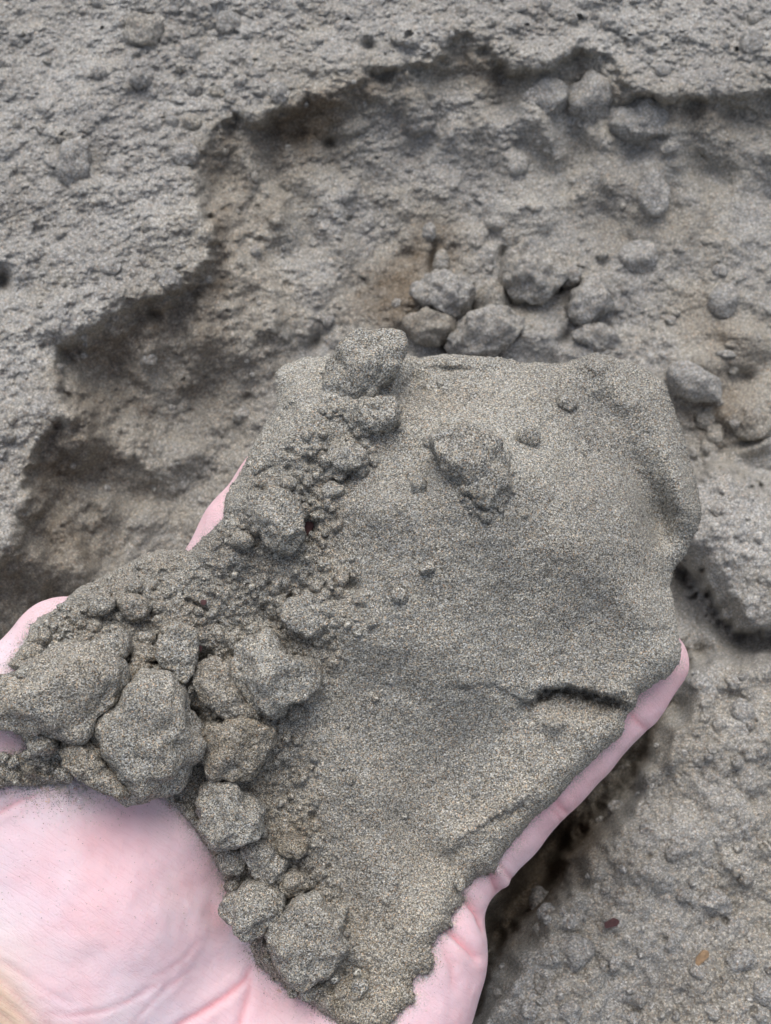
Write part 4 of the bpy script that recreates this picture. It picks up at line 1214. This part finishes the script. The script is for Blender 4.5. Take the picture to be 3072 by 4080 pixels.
gp_ = [
    ('smooth egg-shaped pebble lying alone in the hollow', (2882, 1199), (70, 57), 80, .55, -.2, .12, 2),
    ('tiny pebble touching the egg-shaped pebble', (2915, 1134), (18, 15), 0, .5, -.1, .15, 3),
    ('small round crumb above the egg-shaped pebble', (2868, 1080), (30, 26), 0, .4, -.1, .2, 3),
    ('pale upright pebble on the crust at the far corner', (2993, 175), (44, 60), -12, .6, -.35, .15, 3),
    ('round white pebble on the crust near the hollow\'s rim', (2642, 281), (29, 27), 0, .6, -.35, .15, 3),
    ('pale knob on the crust at the top of the photo', (913, 95), (50, 46), 0, .5, -.3, .25, 4),
    ('broad brownish lump on the crust at the top of the photo', (572, 129), (76, 62), 20, .3, .25, .3, 4),
    ('grey bump on the crust below the pale knob', (756, 198), (36, 40), 0, .35, -.2, .3, 4),
    ('long upright lump on the left crust', (295, 655), (56, 98), -8, .45, -.1, .3, 5),
    ('brown rounded clod perched at the corner of the crust edge', (765, 489), (36, 34), 0, .6, .35, .25, 4),
    ('pale clod hanging on the crust edge over the hollow', (738, 618), (50, 42), 20, .45, -.25, .3, 5),
    ('small crumb with a dark notch on the left crust', (396, 290), (28, 22), 0, .5, -.1, .3, 4),
    ('little tan pebble on the left crust', (581, 904), (20, 23), 0, .6, .3, .15, 2),
    ('rounded lump low on the left crust', (443, 1062), (38, 36), 0, .45, -.1, .3, 4),
    ('pale lump at the tip of the crust edge above the shaded face', (682, 1116), (42, 38), 30, .5, -.3, .3, 5),
    ('small rounded crumb near the top of the left crust', (553, 313), (33, 34), 0, .45, -.15, .25, 4),
    ('whitish crumb on the brown slope of the rim', (1116, 372), (36, 40), 0, .55, -.4, .3, 4),
    ('flat tan pebble on the brown slope of the rim', (867, 373), (36, 19), -25, .5, .4, .15, 3),
    ('grey crumb next to the flat tan pebble', (775, 355), (30, 26), 0, .5, -.1, .3, 4),
    ('block of sand under the far rim beside the round knob', (2172, 392), (92, 62), 20, .3, -.05, .35, 6),
    ('round knob of sand bulging out under the far rim', (2366, 396), (100, 88), -10, .35, 0, .32, 5),
    ('broad slumped lump under the far rim', (2550, 480), (132, 76), -12, .22, 0, .4, 6),
    ('narrow block standing out of the smooth floor of the hollow', (2597, 770), (62, 92), 8, .3, -.2, .22, 5),
    ('worn half-buried knob on the smooth floor of the hollow', (2541, 1026), (78, 66), 0, .3, -.15, .15, 3),
    ('thin oval chip of sand below the far rim', (2670, 590), (36, 22), 15, .4, -.2, .2, 3),
    ('pale crumb above the boulder-like clod group', (1710, 925), (26, 34), 0, .5, -.3, .3, 4),
    ('upright brown crumb in the crevices above the pale-topped block', (1760, 1045), (30, 48), -5, .5, .3, .3, 4),
    ('rounded pale lump beside the upper corner of the held sand', (2766, 1525), (118, 62), -28, .4, -.2, .25, 4),
    ('brown lump in the rough ground beside the held sand', (2822, 1668), (54, 44), 10, .5, .35, .35, 5),
    ('small upright brown crumb in the rough ground beside the held sand', (2852, 1740), (34, 46), 0, .5, .4, .35, 5),
    ('weathered brown block at the photo edge in the rough ground', (3010, 1700), (80, 52), 10, .45, .45, .35, 5),
    ('pale oblong crumb on the brown ledge by the photo edge', (2895, 1412), (38, 14), -3, .5, -.2, .25, 4),
    ('pale oblong lump on the lower bank by the photo edge', (2956, 2842), (42, 52), 10, .5, -.2, .25, 4),
    ('round knob on the lower bank at the bottom of the photo', (2108, 4024), (32, 32), 0, .55, -.1, .25, 4),
    ('squarish clod on the lower bank at the bottom of the photo', (2269, 4032), (44, 40), 20, .5, -.1, .3, 5),
    ('pale flattened clod on the lower bank by a dark dent', (2845, 3596), (62, 50), -20, .45, -.15, .3, 5),
    ('pale wide crumb near the orange chip', (2956, 3826), (54, 38), 25, .5, -.2, .3, 4),
    ('small upright oval knob on the lower bank', (2449, 3835), (23, 38), -8, .5, 0, .2, 3),
    ('little ball of sand at the bottom edge of the photo', (2523, 4057), (27, 25), 0, .6, -.15, .2, 3),
    ('jutting lump on the lower bank near the heel of the hand', (2154, 3590), (40, 48), 10, .5, 0, .35, 5),
    ('cluster-topped lump on the lower bank above the squarish clod', (2290, 3790), (70, 62), 0, .35, .05, .4, 5),
    ('low crumb at the photo edge on the lower bank', (3050, 3960), (52, 60), 0, .4, 0, .3, 4),
]
for i, (lab, c, rad, ang, lift, dmp, rgh, cuts) in enumerate(gp_):
    nm = 'pebble' if 'pebble' in lab else 'soil_clod'
    add_clod(nm, lab, 'pebble' if nm == 'pebble' else 'clod', ground, M_GROUND, c=c, rad=rad, ang=ang, lift=lift, level=4, damp_=dmp,
             group='pebbles on the sand bank' if nm == 'pebble' else GG, rough_=rgh, cuts=cuts, seed=500 + i)

# small crumbs: alike, many, each its own object
def crumb_meshes(mat, radii):
    out = []
    for r_ in radii:
        for k in range(4):
            sd_ = int(900 + k + r_ * 1000)
            p, f = clod_shape(lambda th, k=k: .001 * r_ * (1 + .15 * np.sin(2 * th + k) + .1 * np.sin(3 * th + 2 * k)), .0009 * r_, 3, .42, sd_, .85, 5)
            o = mesh_obj('crumb', p @ ROTN.T, f, mat, attrs={'damp_shade': np.full(len(p), rng.uniform(-.2, .4)), 'crumb': np.full(len(p), .45)})
            me = o.data
            bpy.data.objects.remove(o)
            out.append((r_, me))
    return out


GCR = crumb_meshes(M_GROUND, (.7, 1.0, 1.5, 2.1))
HCR = crumb_meshes(M_SAND, (.5, .8, 1.2, 1.8))


def scatter(n, surf, meshes, where, rlo, rhi, power, label, group, name):
    done = tries = 0
    while done < n and tries < n * 40:
        tries += 1
        px, py = where()
        t, nor = cast(surf, px, py)
        if t is None:
            continue
        th, _ = cast(hand, px, py)
        tp, _ = cast(heap, px, py)
        if surf is ground and (th is not None or tp is not None):
            continue
        r_ = rlo * (rhi / rlo) ** (rng.random() ** power)
        cand = sorted(meshes, key=lambda q_: abs(q_[0] - r_) + .05 * rng.random())[rng.integers(0, 3)]
        o = bpy.data.objects.new(name, cand[1])
        pos = to_world(ray(px, py, t - (.05 if surf is ground else .3) * r_ * .001))
        o.location = Vector(pos)
        s = np.clip(r_ / cand[0], .7, 1.3) * rng.uniform(.85, 1.15, 3)
        o.scale = Vector(s)
        o.rotation_euler = Vector(rng.uniform(-.5, .5, 3)) + Vector((0, 0, rng.uniform(0, 6.28)))
        col.objects.link(o)
        tag(o, label, 'crumb', group)
        done += 1


def in_crust():
    while True:
        x, y = rng.uniform(-60, 3130), rng.uniform(-60, 2200)
        if inside(np.array([x]), np.array([y]), CRUST)[0]:
            return x, y


def in_flat():
    while True:
        x, y = rng.uniform(1850, 3130), rng.uniform(2650, 4140)
        if inside(np.array([x]), np.array([y]), FLAT)[0]:
            return x, y


def in_bowl():
    while True:
        x, y = rng.uniform(0, 3130), rng.uniform(300, 2300)
        if not inside(np.array([x]), np.array([y]), CRUST)[0] and rng.random() < .25 + .75 * (x < 1500 or y > 1200):
            return x, y


def in_rubble():
    while True:
        x, y = rng.uniform(0, 1500), rng.uniform(1800, 4050)
        if rng.random() < .1:
            return 1150 + abs(rng.normal(0, 260)), rng.uniform(1600, 3700)
        if inside(np.array([x]), np.array([y]), RUBBLE)[0]:
            return x, y


scatter(110, ground, GCR, in_crust, .7, 2.2, 2.0, 'small sand crumb scattered on the crusted top of the bank', 'crumbs on the crust', 'soil_crumb')
scatter(70, ground, GCR, in_flat, .7, 2.3, 2.0, 'small sand crumb scattered on the lower bank beside the hand', 'crumbs on the lower bank', 'soil_crumb')
scatter(60, ground, GCR, in_bowl, .7, 2.2, 2.0, 'small sand crumb lying in the dug-out hollow', 'crumbs in the hollow', 'soil_crumb')
scatter(200, heap, HCR, in_rubble, .4, 1.7, 2.0, 'small sand crumb among the loose rubble in the hand', 'crumbs in the rubble', 'sand_crumb')


# ------------------------------------------------------------------ small things
def flake(name, label, cat, c, length, width, thick, ang, surf, mat, seed):
    t, nor = cast(surf, *c)
    rs = np.random.default_rng(seed)
    n = 10
    a = np.linspace(0, 2 * math.pi, n, endpoint=False)
    r_ = 1 + rs.uniform(-.18, .18, n)
    x = np.cos(a) * r_ * length / 2; y = np.sin(a) * r_ * width / 2
    x = np.sign(x) * np.abs(x / (length / 2)) ** .6 * length / 2
    ca, sa = math.cos(math.radians(ang)), math.sin(math.radians(ang))
    xy = np.stack([x * ca - y * sa, x * sa + y * ca], 1)
    z = .12 * length * (x / length) ** 2
    top_ = np.column_stack([xy, z + thick]); bot_ = np.column_stack([xy * .95, z])
    v = np.concatenate([top_, bot_, [[0, 0, thick * 1.15]], [[0, 0, 0]]])
    f = []
    for k in range(n):
        k2 = (k + 1) % n
        f += [(k, k2, 2 * n), (n + k2, n + k, 2 * n + 1), (k, n + k, n + k2), (k, n + k2, k2)]
    w = to_world(v + ray(c[0], c[1], t - .0003))
    o = mesh_obj(name, w, f, mat, smooth=False, origin=w.mean(0))
    return tag(o, label, cat)


flake('wood_chip', 'tiny orange-brown chip lying on the lower bank', 'chip', (2795, 3812), .0046, .0018, .0006, 48, ground, M_CHIP, 3)
flake('leaf_flake', 'dark plum flake lying on the lower bank by the hand', 'flake', (2435, 3676), .0036, .0018, .0005, 20, ground, M_FLAKE, 4)
flake('bark_speck', 'dark reddish speck in the hole on the heap\'s shoulder', 'speck', (1228, 2105), .0026, .0020, .0010, 60, heap, M_FLAKE, 5)
flake('bark_speck', 'dark red speck right of the upright oblong clod', 'speck', (793, 2583), .0013, .0012, .0006, 10, heap, M_FLAKE, 6)
flake('bark_speck', 'dark red speck on the crumbly sand behind the rubble', 'speck', (812, 2398), .0011, .0009, .0006, -20, heap, M_FLAKE, 7)


# loose grains along the edge of the sand and over the skin
def grains(n, where, name, label):
    v0 = np.array([(1, 0, 0), (-1, 0, 0), (0, 1, 0), (0, -1, 0), (0, 0, 1), (0, 0, -1)], float)
    f0 = np.array([(0, 2, 4), (2, 1, 4), (1, 3, 4), (3, 0, 4), (2, 0, 5), (1, 2, 5), (3, 1, 5), (0, 3, 5)])
    vs_, fs_ = [], []
    k = tries = 0
    while k < n and tries < n * 12:
        tries += 1
        px, py = where()
        t, nor = cast(hand, px, py)
        if t is None or t > .21:
            continue
        r_ = rng.uniform(.00005, .00011)
        q_ = rng.normal(size=4); q_ /= np.linalg.norm(q_)
        m = np.array(Matrix(((1, 0, 0), (0, 1, 0), (0, 0, 1))))
        a, b, c, d = q_
        m = np.array([[1 - 2 * (c * c + d * d), 2 * (b * c - a * d), 2 * (b * d + a * c)], [2 * (b * c + a * d), 1 - 2 * (b * b + d * d), 2 * (c * d - a * b)], [2 * (b * d - a * c), 2 * (c * d + a * b), 1 - 2 * (b * b + c * c)]])
        vs_.append((v0 * rng.uniform(.7, 1.2, (6, 1)) * r_) @ m.T + ray(px, py, t - r_ * .5))
        fs_.append(f0 + 6 * k)
        k += 1
    w = to_world(np.concatenate(vs_))
    o = mesh_obj(name, w, np.concatenate(fs_), M_GRAIN, smooth=False, attrs={'damp_shade': np.repeat(rng.uniform(-.6, .6, k), 6)}, origin=w.mean(0))
    return tag(o, label, 'sand', kind='stuff')


_hp = np.array(HEAP, float)
_skin_edge = [k for k in range(len(HEAP)) if (2500 < HEAP[k][1] and (HEAP[k][0] > 1500 and HEAP[k][1] > 3400 or HEAP[k][0] < 1400))] 


def at_edge():
    if rng.random() < .2:
        return rng.normal(270, 130), 3105 + abs(rng.normal(0, 60))
    if rng.random() < .03:
        return rng.uniform(0, 900), rng.uniform(3100, 3700)
    k = _skin_edge[rng.integers(0, len(_skin_edge))]
    a, b = _hp[k], _hp[(k + 1) % len(_hp)]
    p = a + (b - a) * rng.random()
    w_ = 11 if rng.random() < .75 else 34
    return p[0] + rng.normal(0, w_), p[1] + rng.normal(0, w_)


grains(11000, at_edge, 'loose_grains', 'loose sand grains stuck to the skin around the heap')
